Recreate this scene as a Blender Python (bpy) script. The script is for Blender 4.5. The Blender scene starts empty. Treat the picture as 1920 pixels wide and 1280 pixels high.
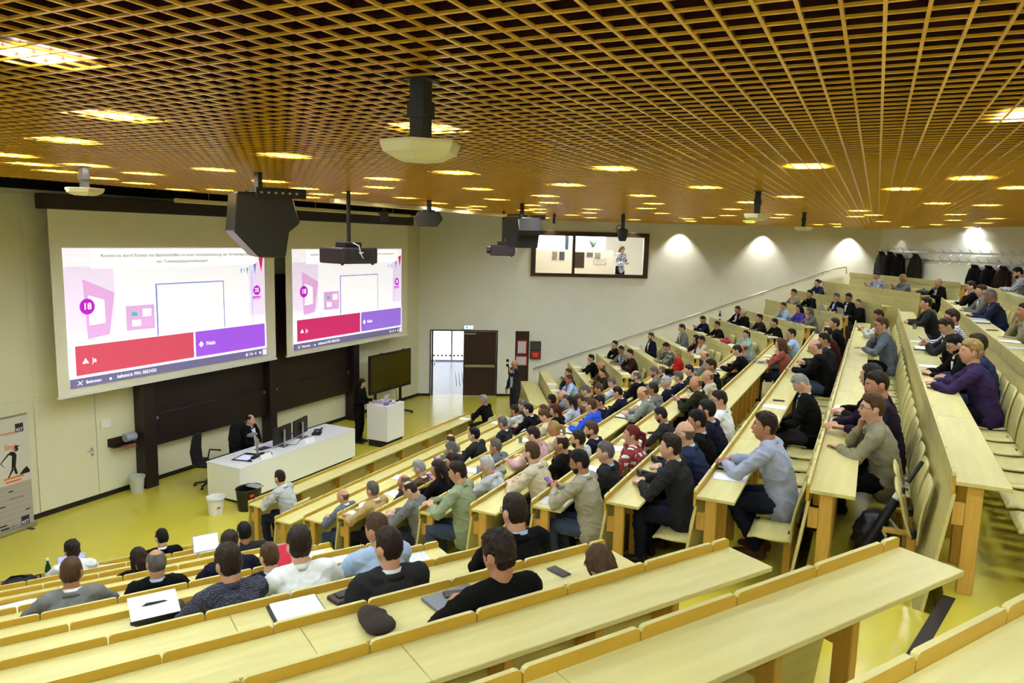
import bpy, bmesh, math, random
from math import sin, cos, pi, radians, sqrt
from mathutils import Vector, Matrix, noise, Euler
random.seed(7)
scene = bpy.context.scene
COL = scene.collection
# ------------------------------------------------------------------ camera
CAMZ = 5.2
cd = bpy.data.cameras.new('camera'); cam = bpy.data.objects.new('camera', cd); COL.objects.link(cam)
cd.sensor_width = 36.0; cd.lens = 1382.92 / 1920 * 36; cd.clip_start = 0.05; cd.clip_end = 200
RT = Vector((0.44100389, -0.89716092, 0.02485664)); DN = Vector((-0.11330903, -0.08312855, -0.99007611)); FW = Vector((0.89032389, 0.43381093, -0.13831644))
M = Matrix.Identity(4)
for i in range(3):
    M[i][0] = RT[i]; M[i][1] = -DN[i]; M[i][2] = -FW[i]
M[2][3] = CAMZ
cam.matrix_world = M
scene.camera = cam
# ------------------------------------------------------------------ world, exposure
w = bpy.data.worlds.new('world'); scene.world = w; w.use_nodes = True
w.node_tree.nodes['Background'].inputs[0].default_value = (0.9, 0.95, 1.0, 1); w.node_tree.nodes['Background'].inputs[1].default_value = 0.02
vs = scene.view_settings
vs.view_transform = 'Standard'; vs.look = 'None'; vs.gamma = 1.0; vs.use_curve_mapping = False; vs.exposure = 0.56
LIGHT_POWER = 108.0
# ------------------------------------------------------------------ helpers
def S(r, g, b):
    f = lambda c: (c/255/12.92) if c/255 <= 0.04045 else ((c/255+0.055)/1.055)**2.4
    return (f(r), f(g), f(b), 1.0)
MATS = {}
def mat(name, col, rough=0.5, metal=0.0, var=0.0, vscale=6.0, stretch=(1,1,1), bump=0.0, bscale=60.0, emit=0.0, ecol=None, spec=0.5, coat=0.0, trans=0.0, ior=1.45, col2=None, sheen=0.0):
    if name in MATS: return MATS[name]
    m = bpy.data.materials.new(name); m.use_nodes = True; nt = m.node_tree; b = nt.nodes['Principled BSDF']
    b.inputs['Base Color'].default_value = col; b.inputs['Roughness'].default_value = rough; b.inputs['Metallic'].default_value = metal
    b.inputs['Specular IOR Level'].default_value = spec; b.inputs['Coat Weight'].default_value = coat; b.inputs['Coat Roughness'].default_value = 0.1
    b.inputs['Transmission Weight'].default_value = trans; b.inputs['IOR'].default_value = ior
    if sheen: b.inputs['Sheen Weight'].default_value = sheen
    if emit:
        b.inputs['Emission Color'].default_value = ecol or col; b.inputs['Emission Strength'].default_value = emit
    if var or bump:
        tc = nt.nodes.new('ShaderNodeTexCoord'); mp = nt.nodes.new('ShaderNodeMapping'); nt.links.new(tc.outputs['Object'], mp.inputs[0]); mp.inputs['Scale'].default_value = stretch
        if var:
            n = nt.nodes.new('ShaderNodeTexNoise'); n.inputs['Scale'].default_value = vscale; n.inputs['Detail'].default_value = 5; nt.links.new(mp.outputs[0], n.inputs['Vector'])
            cr = nt.nodes.new('ShaderNodeMix'); cr.data_type = 'RGBA'
            c2 = col2 or tuple(c*(1-var) for c in col[:3])+(1,)
            cr.inputs[6].default_value = c2; cr.inputs[7].default_value = tuple(min(1, c*(1+var*0.5)) for c in col[:3])+(1,) if not col2 else col
            rp = nt.nodes.new('ShaderNodeMapRange'); rp.inputs[1].default_value = 0.3; rp.inputs[2].default_value = 0.7; nt.links.new(n.outputs['Fac'], rp.inputs[0])
            nt.links.new(rp.outputs[0], cr.inputs[0]); nt.links.new(cr.outputs[2], b.inputs['Base Color'])
        if bump:
            n2 = nt.nodes.new('ShaderNodeTexNoise'); n2.inputs['Scale'].default_value = bscale; n2.inputs['Detail'].default_value = 3; nt.links.new(mp.outputs[0], n2.inputs['Vector'])
            bp = nt.nodes.new('ShaderNodeBump'); bp.inputs['Strength'].default_value = bump; bp.inputs['Distance'].default_value = 0.01
            nt.links.new(n2.outputs['Fac'], bp.inputs['Height']); nt.links.new(bp.outputs[0], b.inputs['Normal'])
    MATS[name] = m; return m
def pattern_mat(name, kind, c1, c2, c3=None, scale=30.0):
    """woven cloth patterns: stripes, checks, dots, prints"""
    if name in MATS: return MATS[name]
    m = bpy.data.materials.new(name); m.use_nodes = True; nt = m.node_tree; b = nt.nodes['Principled BSDF']; b.inputs['Roughness'].default_value = 0.85
    tc = nt.nodes.new('ShaderNodeTexCoord'); sp = nt.nodes.new('ShaderNodeSeparateXYZ'); nt.links.new(tc.outputs['Object'], sp.inputs[0])
    def wave(i, sc, th):
        a = nt.nodes.new('ShaderNodeMath'); a.operation = 'MULTIPLY'; a.inputs[1].default_value = sc; nt.links.new(sp.outputs[i], a.inputs[0])
        f = nt.nodes.new('ShaderNodeMath'); f.operation = 'FRACT'; nt.links.new(a.outputs[0], f.inputs[0])
        g = nt.nodes.new('ShaderNodeMath'); g.operation = 'LESS_THAN'; g.inputs[1].default_value = th; nt.links.new(f.outputs[0], g.inputs[0]); return g.outputs[0]
    def mix(fac, a, bb):
        x = nt.nodes.new('ShaderNodeMix'); x.data_type = 'RGBA'; nt.links.new(fac, x.inputs[0])
        for v, i in ((a, 6), (bb, 7)):
            if hasattr(v, 'is_linked'): nt.links.new(v, x.inputs[i])
            else: x.inputs[i].default_value = v
        return x.outputs[2]
    if kind == 'stripe': o = mix(wave(0, scale, 0.45), c1, c2)
    elif kind == 'check': o = mix(wave(2, scale, 0.3), mix(wave(0, scale, 0.3), c1, c2), c2)
    elif kind == 'plaid': o = mix(wave(2, scale, 0.12), mix(wave(0, scale, 0.12), mix(wave(2, scale*0.5, 0.5), mix(wave(0, scale*0.5, 0.5), c1, c3), c3), c2), c2)
    elif kind == 'dots':
        v = nt.nodes.new('ShaderNodeTexVoronoi'); v.inputs['Scale'].default_value = scale; v.inputs['Randomness'].default_value = 0.15; nt.links.new(tc.outputs['Object'], v.inputs['Vector'])
        l = nt.nodes.new('ShaderNodeMath'); l.operation = 'LESS_THAN'; l.inputs[1].default_value = 0.22; nt.links.new(v.outputs['Distance'], l.inputs[0]); o = mix(l.outputs[0], c1, c2)
    else:
        n = nt.nodes.new('ShaderNodeTexNoise'); n.inputs['Scale'].default_value = scale; nt.links.new(tc.outputs['Object'], n.inputs['Vector'])
        l = nt.nodes.new('ShaderNodeMath'); l.operation = 'GREATER_THAN'; l.inputs[1].default_value = 0.52; nt.links.new(n.outputs['Fac'], l.inputs[0])
        l2 = nt.nodes.new('ShaderNodeMath'); l2.operation = 'GREATER_THAN'; l2.inputs[1].default_value = 0.6; nt.links.new(n.outputs['Fac'], l2.inputs[0])
        o = mix(l2.outputs[0], mix(l.outputs[0], c1, c2), c3 or c2)
    nt.links.new(o, b.inputs['Base Color']); MATS[name] = m; return m

class MB:
    def __init__(s): s.v = []; s.f = []; s.m = []
    def add(s, vs, fs, mi=0):
        o = len(s.v); s.v += [tuple(v) for v in vs]; s.f += [tuple(i+o for i in f) for f in fs]; s.m += [mi]*len(fs); return s
    def box(s, x0, x1, y0, y1, z0, z1, mi=0, mtx=None):
        vs = [Vector((x, y, z)) for z in (z0, z1) for y in (y0, y1) for x in (x0, x1)]
        if mtx is not None: vs = [mtx @ v for v in vs]
        return s.add(vs, [(0,2,3,1),(4,5,7,6),(0,1,5,4),(2,6,7,3),(0,4,6,2),(1,3,7,5)], mi)
    def quad(s, pts, mi=0): return s.add(pts, [tuple(range(len(pts)))], mi)
    def prism(s, poly, z0, z1, mi=0, mtx=None):
        n = len(poly); vs = [Vector((x, y, z0)) for x, y in poly]+[Vector((x, y, z1)) for x, y in poly]
        if mtx is not None: vs = [mtx @ v for v in vs]
        return s.add(vs, [tuple(range(n-1, -1, -1)), tuple(range(n, 2*n))]+[(i, (i+1) % n, n+(i+1) % n, n+i) for i in range(n)], mi)
    def lathe(s, prof, n=20, mi=0, mtx=None, cap=True):
        vs = []; fs = []
        for r, z in prof:
            for i in range(n):
                a = 2*pi*i/n; vs.append(Vector((r*cos(a), r*sin(a), z)))
        for j in range(len(prof)-1):
            for i in range(n): fs.append((j*n+i, j*n+(i+1) % n, (j+1)*n+(i+1) % n, (j+1)*n+i))
        if cap: fs.append(tuple(range(n-1, -1, -1))); fs.append(tuple((len(prof)-1)*n+i for i in range(n)))
        if mtx is not None: vs = [mtx @ v for v in vs]
        return s.add(vs, fs, mi)
    def tube(s, pts, rad, n=12, side=None, mi=0, round_cap=True):
        """closed tube along pts; rad = number or (r_side, r_normal) per point"""
        pts = [Vector(p) for p in pts]; N = len(pts)
        if not isinstance(rad, (list, tuple)): rad = [rad]*N
        rad = [(r, r) if not isinstance(r, (list, tuple)) else r for r in rad]
        tg = []
        for i in range(N):
            a = pts[max(0, i-1)]; b = pts[min(N-1, i+1)]; tg.append((b-a).normalized())
        sd = Vector(side) if side is not None else (Vector((1,0,0)) if abs(tg[0].x) < 0.8 else Vector((0,1,0)))
        rings = []
        def ring(c, t, r, sd):
            sv = (sd-t*sd.dot(t)).normalized(); nv = t.cross(sv)
            return [c+sv*(r[0]*cos(2*pi*k/n))+nv*(r[1]*sin(2*pi*k/n)) for k in range(n)], sv
        if round_cap:
            for q in (0.95, 0.6):
                rr, _ = ring(pts[0]-tg[0]*(max(rad[0])*0.6*q), tg[0], (rad[0][0]*sqrt(1-q*q*0.98), rad[0][1]*sqrt(1-q*q*0.98)), sd); rings.append(rr)
        cur = sd
        for i in range(N):
            rr, cur = ring(pts[i], tg[i], rad[i], cur); rings.append(rr)
        if round_cap:
            for q in (0.6, 0.95):
                rr, _ = ring(pts[-1]+tg[-1]*(max(rad[-1])*0.6*q), tg[-1], (rad[-1][0]*sqrt(1-q*q*0.98), rad[-1][1]*sqrt(1-q*q*0.98)), cur); rings.append(rr)
        vs = [v for r in rings for v in r]; fs = []
        for j in range(len(rings)-1):
            for k in range(n): fs.append((j*n+k, j*n+(k+1) % n, (j+1)*n+(k+1) % n, (j+1)*n+k))
        fs.append(tuple(range(n-1, -1, -1))); fs.append(tuple((len(rings)-1)*n+k for k in range(n)))
        return s.add(vs, fs, mi)
    def ball(s, c, r, n=16, m=10, mi=0, mtx=None):
        c = Vector(c); r = Vector((r, r, r)) if not isinstance(r, (tuple, list, Vector)) else Vector(r)
        vs = []; fs = []
        for j in range(m+1):
            ph = -pi/2+pi*j/m*0.98+pi*0.01
            for i in range(n):
                a = 2*pi*i/n; p = Vector((r.x*cos(ph)*cos(a), r.y*cos(ph)*sin(a), r.z*sin(ph)))
                vs.append(c+(mtx @ p if mtx is not None else p))
        for j in range(m):
            for i in range(n): fs.append((j*n+i, j*n+(i+1) % n, (j+1)*n+(i+1) % n, (j+1)*n+i))
        fs.append(tuple(range(n-1, -1, -1))); fs.append(tuple(m*n+i for i in range(n)))
        return s.add(vs, fs, mi)
    def mesh(s, name, mats, smooth=False, bevel=0.0):
        me = bpy.data.meshes.new(name); me.from_pydata(s.v, [], s.f)
        for m in (mats if isinstance(mats, (list, tuple)) else [mats]): me.materials.append(m)
        me.polygons.foreach_set('material_index', s.m)
        if bevel:
            bm = bmesh.new(); bm.from_mesh(me); bmesh.ops.recalc_face_normals(bm, faces=bm.faces)
            bmesh.ops.bevel(bm, geom=bm.edges[:], offset=bevel, segments=1, affect='EDGES', clamp_overlap=True); bm.to_mesh(me); bm.free()
        else:
            bm = bmesh.new(); bm.from_mesh(me); bmesh.ops.recalc_face_normals(bm, faces=bm.faces); bm.to_mesh(me); bm.free()
        if smooth: me.polygons.foreach_set('use_smooth', [True]*len(me.polygons))
        me.update(); return me
    def obj(s, name, mats, parent=None, smooth=False, bevel=0.0, loc=None):
        return link(name, s.mesh(name, mats, smooth, bevel), parent, loc)
def link(name, me, parent=None, loc=None, rot=None):
    o = bpy.data.objects.new(name, me); COL.objects.link(o)
    if parent is not None: o.parent = parent
    if loc is not None: o.location = loc
    if rot is not None: o.rotation_euler = rot
    return o
def thing(name, label, cat, loc=(0,0,0), rz=0.0, group=None):
    o = link(name, None, None, loc, (0, 0, rz)); o.empty_display_size = 0.1
    return tag(o, label, cat, group)
def tag(o, label, cat, group=None):
    o['label'] = label; o['category'] = cat
    if group: o['group'] = group
    return o
def struct(o): o['kind'] = 'structure'; return o
def smooth(me, ang=None):
    me.polygons.foreach_set('use_smooth', [True]*len(me.polygons)); return me
WORK = bpy.data.scenes.new('work')          # scratch scene in which meshes are evaluated; removed at the end
def bake(o):
    WORK.collection.objects.link(o); WORK.view_layers[0].update(); dg = WORK.view_layers[0].depsgraph
    me = bpy.data.meshes.new_from_object(o.evaluated_get(dg)); bpy.data.objects.remove(o); return me
FONT_CACHE = {}
def text_mesh(txt, size, m, bold=0.0, align='LEFT'):
    key = (txt, size, m.name, bold, align)
    if key in FONT_CACHE: return FONT_CACHE[key]
    c = bpy.data.curves.new('lettering', 'FONT'); c.body = txt; c.size = size; c.align_x = align; c.align_y = 'CENTER'; c.offset = bold*size; c.resolution_u = 3
    o = bpy.data.objects.new('tmp', c); me = bake(o); bpy.data.curves.remove(c)
    me.materials.clear(); me.materials.append(m); FONT_CACHE[key] = me; return me
ORD = ['zeroth','first','second','third','fourth','fifth','sixth','seventh','eighth','ninth','tenth','eleventh','twelfth','thirteenth','fourteenth']
SECN = {'N': 'near block', 'M': 'middle block', 'R': 'far wall block'}
# ------------------------------------------------------------------ the plan of the hall
CEIL = 5.82
AN = radians(31.2); AR = radians(30)
def fz(k): return 0.3*max(0, k-2)
def row(sec, k):
    if sec == 'M':
        y = 8.09-0.866*(k-2); o = Vector((5.494+0.3488*y, y)); return o, Vector((1, 0)), Vector((0, -1)), 24.6-2*o.x
    if sec == 'N':
        return Vector((4.57-0.31*(k-10), 1.48-0.85*(k-10))), Vector((-cos(AN), sin(AN))), Vector((-sin(AN), -cos(AN))), 4.6
    o = Vector((20.03+0.31*(k-10), 1.48-0.85*(k-10))); u = Vector((cos(AR), sin(AR)))
    return o, u, Vector((sin(AR), -cos(AR))), 22.71-u.dot(o)
def at(sec, k, u, s, z=0.0):
    o, U, B, L = row(sec, k); p = o+U*u+B*s; return Vector((p.x, p.y, fz(k)+z))
def facing(sec): return {'M': 0.0, 'N': -AN, 'R': AR}[sec]      # z rotation that turns local +Y to the front of the hall
NW = Vector((0.866, 0.5))
WR0 = Vector((22.09, 10.68)); WRD = Vector((0.5, -0.866)); WR1 = WR0+WRD*12.4      # right wall
BK1 = WR1+Vector((-0.866, -0.5))*8.0
# ------------------------------------------------------------------ materials of the setting
wood = mat('birch plywood lacquer', S(206, 194, 126), 0.38, var=0.10, vscale=3.0, stretch=(0.6, 6, 6), spec=0.4)
wood_shaded = mat('plywood painted shade', S(190, 152, 48), 0.42, var=0.12, vscale=4.0, stretch=(0.6, 6, 6), spec=0.4)  # ochre paints in the shade on the seat side of the ledges
wood_post = mat('solid wood post', S(205, 160, 70), 0.5, var=0.15, vscale=4.0, stretch=(6, 6, 0.6))
lino = mat('olive yellow linoleum', S(206, 191, 68), 0.2, var=0.06, vscale=1.2, spec=0.5, bump=0.01, bscale=3)
plaster = mat('pale plaster', S(240, 240, 230), 0.75, var=0.03, vscale=1.5)
plaster2 = mat('cream wall panel', S(226, 221, 188), 0.6, var=0.02, vscale=1.0)
white_lam = mat('white laminate', S(238, 237, 234), 0.35)
black_m = mat('black metal', S(22, 18, 16), 0.45)
dark_brown = mat('dark brown panel', S(52, 30, 22), 0.45)
chalk = mat('dark chalkboard', S(34, 22, 20), 0.5, var=0.15, vscale=2)
steel = mat('brushed steel', S(190, 190, 186), 0.3, metal=0.9)
strip = mat('black nosing strip', S(36, 30, 18), 0.7)
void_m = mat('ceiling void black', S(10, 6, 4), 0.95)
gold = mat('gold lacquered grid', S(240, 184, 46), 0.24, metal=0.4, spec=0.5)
blade = mat('grid sides painted shade', S(46, 19, 8), 0.5, spec=0.2)  # brown paints in the shade inside the cells of the gold grid
glow = mat('fluorescent diffuser', S(255, 250, 235), 0.5, emit=LIGHT_POWER, ecol=(0.86, 0.98, 1.04, 1))
rubber = mat('dark skirting', S(24, 18, 14), 0.6)
# ------------------------------------------------------------------ floor, tiers, walls
struct(MB().prism([(1.5, 13.2), (20.1, 13.2), (22.2, 10.9), (23.4, 8.6), (20.2, 7.2), (5.0, 7.2), (1.0, 9.6)], -0.1, 0.0).obj('floor', lino))
def polyline(k):
    o, u, b, L = row('N', k); n0 = o+u*(L+1.1); n1 = o
    m0 = row('M', k); r0 = row('R', k)
    re = r0[0]+r0[1]*(24.45-NW.dot(r0[0]))
    return [n0, n1, m0[0], m0[0]+m0[1]*m0[3], r0[0], re]
tiers = struct(link('floor_tiers', None))
for k in range(3, 15):
    a = polyline(k); z = fz(k)
    b = polyline(k+1) if k < 14 else [p+d*1.95 for p, d in zip(a, [row('N', 14)[2]]*2+[Vector((0, -1))]*2+[row('R', 14)[2]]*2)]
    mb = MB(); zl = -0.1
    n = len(a)
    poly = [(p.x, p.y) for p in a]+[(p.x, p.y) for p in reversed(b)]
    # tread quads and riser quads, each tier its own step of the floor
    for i in range(n-1):
        mb.quad([(a[i].x, a[i].y, z), (a[i+1].x, a[i+1].y, z), (b[i+1].x, b[i+1].y, z), (b[i].x, b[i].y, z)])
        mb.quad([(a[i].x, a[i].y, z-0.3), (a[i+1].x, a[i+1].y, z-0.3), (a[i+1].x, a[i+1].y, z), (a[i].x, a[i].y, z)])
    mb.obj('tier', lino, tiers)
# half steps and black nosing strips in the aisles
for k in range(3, 14):
    a = polyline(k); z = fz(k)
    for i, j, nm in ((1, 2, 'near'), (3, 4, 'far'), (4, 5, 'wall')):
        p, q = a[i], a[j]
        if nm == 'wall':
            r = row('R', k); p = r[0]+r[1]*(r[3]+0.03)
        d = (q-p).normalized(); nr = Vector((-d.y, d.x)); nr = nr if nr.y > 0 else -nr
        p = p+d*0.04; q = q-d*0.04
        mb = MB(); mb.prism([(p.x, p.y), (q.x, q.y), (q.x+nr.x*0.40, q.y+nr.y*0.40), (p.x+nr.x*0.40, p.y+nr.y*0.40)], z-0.3, z-0.15); mb.obj('aisle_step', lino, tiers)
        for zz, off in ((z, -0.075),):
            mb = MB(); mb.prism([(p.x+nr.x*off, p.y+nr.y*off), (q.x+nr.x*off, q.y+nr.y*off), (q.x, q.y), (p.x, p.y)], zz, zz+0.004); mb.obj('nosing_strip', strip, tiers)
def wall(name, p, q, z0, z1, t=0.15, holes=(), m=plaster):
    """wall from p to q; thickness goes to the right of p->q; holes = (s0,s1,z0,z1)"""
    p = Vector(p); q = Vector(q); d = (q-p); L = d.length; d.normalize(); nr = Vector((d.y, -d.x))
    mtx = Matrix(((d.x, nr.x, 0, p.x), (d.y, nr.y, 0, p.y), (0, 0, 1, 0), (0, 0, 0, 1)))
    mb = MB(); xs = sorted({0, L, *[h[0] for h in holes], *[h[1] for h in holes]})
    for a, b in zip(xs, xs[1:]):
        hs = [h for h in holes if h[0] <= a+1e-6 and h[1] >= b-1e-6]
        if not hs: mb.box(a, b, 0, t, z0, z1, mtx=mtx)
        else:
            h = hs[0]
            if h[2] > z0: mb.box(a, b, 0, t, z0, h[2], mtx=mtx)
            if h[3] < z1: mb.box(a, b, 0, t, h[3], z1, mtx=mtx)
    return struct(mb.obj(name, m)), mtx, L
# walls run so that the room is on the left of p->q  (thickness outwards)
wf, mf, Lf = wall('wall_front', (20.05, 13.15), (4.55, 13.15), -0.1, 6.6, m=plaster2)
DP = Vector((20.05, 13.15)); DQ = Vector((21.7, 10.45)); DL = (DQ-DP).length
wd, md, Ld = wall('wall_door', DQ, DP, -0.1, 6.6, holes=((0.62, 2.76, -0.1, 2.16),), m=plaster)
wj, mj, Lj = wall('wall_corner', WR0, DQ, -0.1, 6.6, m=plaster)
wr, mr, Lr = wall('wall_right', WR1, WR0, -0.1, 6.6, holes=((8.14, 11.92, 4.04, 5.42),), m=plaster)
wb, mbk, Lb = wall('wall_back', BK1, WR1, -0.1, 6.6)
def mir(p): return Vector((24.6-p.x, p.y))
wall('wall_back_middle', mir(BK1), BK1, -0.1, 6.6)
wall('wall_back_left', mir(WR1), mir(BK1), -0.1, 6.6)
wall('wall_left', mir(WR0), mir(WR1), -0.1, 6.6)
wall('wall_left_corner', (4.55, 13.15), mir(WR0), -0.1, 6.6)
# ceiling: black void slab, gold egg-crate grid of slats below it
ROOM = [Vector((3.2, 10.2)), Vector((21.4, 10.2)), WR0+Vector((0.2, -0.5)), WR1, BK1, mir(BK1), mir(WR1)]
big = [Vector((4.55, 13.3)), Vector((20.05, 13.3)), DQ+NW*0.1, WR0+NW*0.1, WR1+Vector((0.15, -0.1)), BK1+Vector((0, -0.1)), mir(BK1)+Vector((0, -0.1)), mir(WR1)-Vector((0.15, 0.1)), mir(WR0)]
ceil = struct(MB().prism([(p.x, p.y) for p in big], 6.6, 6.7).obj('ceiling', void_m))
def clip(axis, c):
    """interval of the room polygon along x (axis 0: line y=c) or y (axis 1: line x=c)"""
    t = []
    for i in range(len(ROOM)):
        a, b = ROOM[i], ROOM[(i+1) % len(ROOM)]
        if axis == 0: a0, b0, a1, b1 = a.y, b.y, a.x, b.x
        else: a0, b0, a1, b1 = a.x, b.x, a.y, b.y
        if (a0-c)*(b0-c) < 0: t.append(a1+(c-a0)/(b0-a0)*(b1-a1))
    t.sort(); return (t[0], t[-1]) if len(t) >= 2 else None
SH = 0.085; ST = 0.0055
grid = struct(link('ceiling_grid', None))
sl = []
for i in range(-62, 118):
    y = 0.033+0.104*i; c = clip(0, y)
    if c: sl.append((abs(y), 0, y, max(c[0], 0.2), c[1]))
for i in range(-14, 245):
    x = 2.635+0.1093*i; c = clip(1, x)
    if c: sl.append((abs(x-2), 1, x, max(c[0], -6.0), c[1]))
sl.sort()
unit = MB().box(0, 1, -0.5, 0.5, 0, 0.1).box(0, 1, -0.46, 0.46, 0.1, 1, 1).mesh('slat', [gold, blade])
rest = MB()
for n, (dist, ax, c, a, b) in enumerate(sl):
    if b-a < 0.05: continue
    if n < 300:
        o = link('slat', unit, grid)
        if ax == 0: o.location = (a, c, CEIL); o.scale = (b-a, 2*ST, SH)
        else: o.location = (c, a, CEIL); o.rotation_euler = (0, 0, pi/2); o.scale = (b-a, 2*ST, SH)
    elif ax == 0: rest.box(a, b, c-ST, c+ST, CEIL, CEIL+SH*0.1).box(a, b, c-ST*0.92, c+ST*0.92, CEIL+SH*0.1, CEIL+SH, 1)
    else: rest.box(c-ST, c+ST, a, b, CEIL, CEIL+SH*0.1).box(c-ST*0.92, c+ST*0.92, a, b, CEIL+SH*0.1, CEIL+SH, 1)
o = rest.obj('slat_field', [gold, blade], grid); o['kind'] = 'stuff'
# recessed ceiling fittings above the grid
LIGHTS = [(1.761, 2.841), (2.854, 3.881), (3.509, 5.337), (4.056, 7.001), (4.712, 4.401), (3.728, 2.425), (5.586, 6.169), (5.805, 7.521), (6.351, 3.777), (6.898, 5.025), (8.1, 5.961), (7.007, 6.793), (6.242, 2.113), (7.991, 3.257), (8.537, 4.713), (6.351, 0.553), (8.537, 1.801), (10.286, 1.073), (8.974, -0.175), (7.663, -0.695), (4.165, -0.591), (8.865, -1.215), (11.816, -0.695), (12.253, -1.319), (14.221, 0.345), (16.079, 0.137), (16.953, 0.449), (19.904, -0.071), (9.958, 2.945), (12.035, 3.361), (13.784, 3.985), (11.816, 5.129), (12.691, 5.857), (14.33, 6.481), (14.221, 5.233), (16.079, 5.961), (17.609, 7.001), (16.079, 4.297), (19.467, 4.505), (18.483, 3.777), (16.953, 3.049), (11.598, 1.801), (13.893, 2.425), (15.532, -1.215), (18.593, -1.423), (17.39, -2.047), (20.232, -2.151), (21.981, -1.319), (24.167, -2.255), (24.604, -0.695), (22.637, 1.073), (16.188, 1.801), (18.046, 2.113), (4.93, 7.209), (4.712, 7.729), (10.832, 5.649), (9.958, 4.401), (13.784, 7.937), (14.767, 8.249), (13.237, 7.313), (14.877, 7.001), (16.079, 7.209), (18.593, 8.353), (19.576, 7.209), (17.172, 9.185), (12.581, 9.185), (10.177, 8.977), (20.888, 6.377), (20.232, 8.873), (22.309, 3.361), (20.779, 3.153), (23.511, 1.593), (25.588, 1.177), (21.653, 4.921), (-2.611, 0.969), (-1.191, 2.633), (0.23, 1.073), (-1.956, 4.193), (-0.425, 5.025), (0.995, 4.401), (-0.972, 6.585), (0.777, 7.209), (2.416, 8.249), (2.198, 6.169), (-1.628, -0.799), (0.121, -0.903), (1.651, -0.279), (0.449, -2.567), (2.307, -2.047), (3.619, -3.399), (4.165, -2.047), (5.586, -2.983), (6.351, -1.631), (7.772, -3.191), (10.177, -3.191), (12.581, -2.983), (7.007, 9.185), (8.209, 9.809), (8.319, 9.081), (8.209, 7.313), (9.412, 8.041), (9.193, 7.209), (6.242, 8.873), (5.367, 8.353), (10.395, 7.105), (12.035, 7.521)]
lh = MB().box(-0.23, 0.23, -0.13, -0.125, 0, 0.1).box(-0.23, 0.23, 0.125, 0.13, 0, 0.1).box(-0.23, -0.225, -0.125, 0.125, 0, 0.1).box(0.225, 0.23, -0.125, 0.125, 0, 0.1).box(-0.23, 0.23, -0.13, 0.13, 0.1, 0.11).mesh('housing', white_lam)
ld = MB().box(-0.13, 0.13, -0.12, 0.12, 0.0, 0.01).mesh('diffuser', glow)
LSEEN = {}
def light_label(x, y):
    best = min(((abs((Vector((x, y))-row(s, k)[0]).dot(row(s, k)[2])-0.4)+max(0, -(Vector((x, y))-row(s, k)[0]).dot(row(s, k)[1]))+max(0, (Vector((x, y))-row(s, k)[0]).dot(row(s, k)[1])-row(s, k)[3]), s, k) for s in 'NMR' for k in range(2, 15)))
    key = best[1:]; LSEEN[key] = LSEEN.get(key, 0)+1; n = LSEEN[key]
    return 'recessed ceiling light %sabove the %s row of the %s' % ('' if n == 1 else ORD[n]+' along, ', ORD[best[2]], SECN[best[1]])
for i, (x, y) in enumerate(LIGHTS):
    t = thing('recessed_ceiling_light', light_label(x, y), 'ceiling light', (x, y, CEIL+0.022), 0, 'recessed lights in the grid ceiling')
    link('housing', lh, t); link('diffuser', ld, t)
# ------------------------------------------------------------------ bench desks
LED = 0.52
def led_mesh(w):
    r = 0.02; y0, y1 = 0.0, 0.022; z0, z1 = 0.66, 0.802; g = 0.004
    poly = [(g, z0), (w-g, z0), (w-g, z1-r), (w-g-r*0.3, z1-r*0.3), (w-g-r, z1), (g+r, z1), (g+r*0.3, z1-r*0.3), (g, z1-r)]
    m = Matrix(((1, 0, 0, 0), (0, 0, -1, y1), (0, 1, 0, 0), (0, 0, 0, 1)))
    b = MB().prism(poly, y0, y1, mtx=m); b.m = [1 if i == 0 or i-2 in (2, 3, 4, 5, 6) else 0 for i in range(len(b.f))]; return b.mesh('ledge', [wood_shaded, wood])
LEDM = {}
def ledm(w):
    w = round(w, 3)
    if w not in LEDM: LEDM[w] = led_mesh(w)
    return LEDM[w]
BRD = {}
def board(kind, w):
    w = round(w, 3)
    if (kind, w) not in BRD:
        mb = MB()
        if kind == 'desktop': mb.box(0.0015, w-0.0015, -0.305, 0.0, 0.722, 0.75); me = mb.mesh('desktop', wood, bevel=0.003)
        else:
            g = 0.003
            vs = [(g, 0.14, -0.295), (w-g, 0.14, -0.295), (w-g, 0.012, 0.66), (g, 0.012, 0.66), (g, 0.118, -0.295), (w-g, 0.118, -0.295), (w-g, -0.010, 0.66), (g, -0.010, 0.66)]
            mb.add(vs, [(0,1,2,3),(4,7,6,5),(0,4,5,1),(3,2,6,7),(0,3,7,4),(1,5,6,2)]); me = mb.mesh('front_panel', wood)
        BRD[(kind, w)] = me
    return BRD[(kind, w)]
post_m = MB().box(-0.025, 0.025, -0.16, -0.07, 0.001, 0.722).box(-0.02, 0.02, -0.07, 0.0, 0.45, 0.60).mesh('support_post', wood_post, bevel=0.004)
low_front = {}
def segs(L, w):
    out = []; x = 0
    while x < L-0.05: out.append((x, min(w, L-x))); x += w
    return out
def desk_row(sec, k):
    o, u, b, L = row(sec, k)
    t = thing('bench_desk', 'long birch bench desk, %s row of the %s' % (ORD[k], SECN[sec]), 'desk', (o.x, o.y, fz(k)), facing(sec), 'rows of bench desks')
    sg = -1 if sec == 'N' else 1
    place = lambda x, w: (x if sg > 0 else -x-w)
    first = 0.14
    for x, w in [(0, first)]+[(first+a, c) for a, c in segs(L-first, LED)]: link('ledge', ledm(w), t, (place(x, w), 0, 0))
    for x, w in segs(L, 4*LED): link('desktop', board('desktop', w), t, (place(x, w), 0, 0))
    x0 = LED if sec == 'N' else 0.0
    for x, w in segs(L-x0, 2*LED): link('front_panel', board('front_panel', w), t, (place(x+x0, w), 0, 0))
    st = LED if (sec != 'R' and k >= 9) else 2*LED
    x = 0.06+x0
    while x < L: link('support_post', post_m, t, (sg*x, 0, 0)); x += st
    return t
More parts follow.
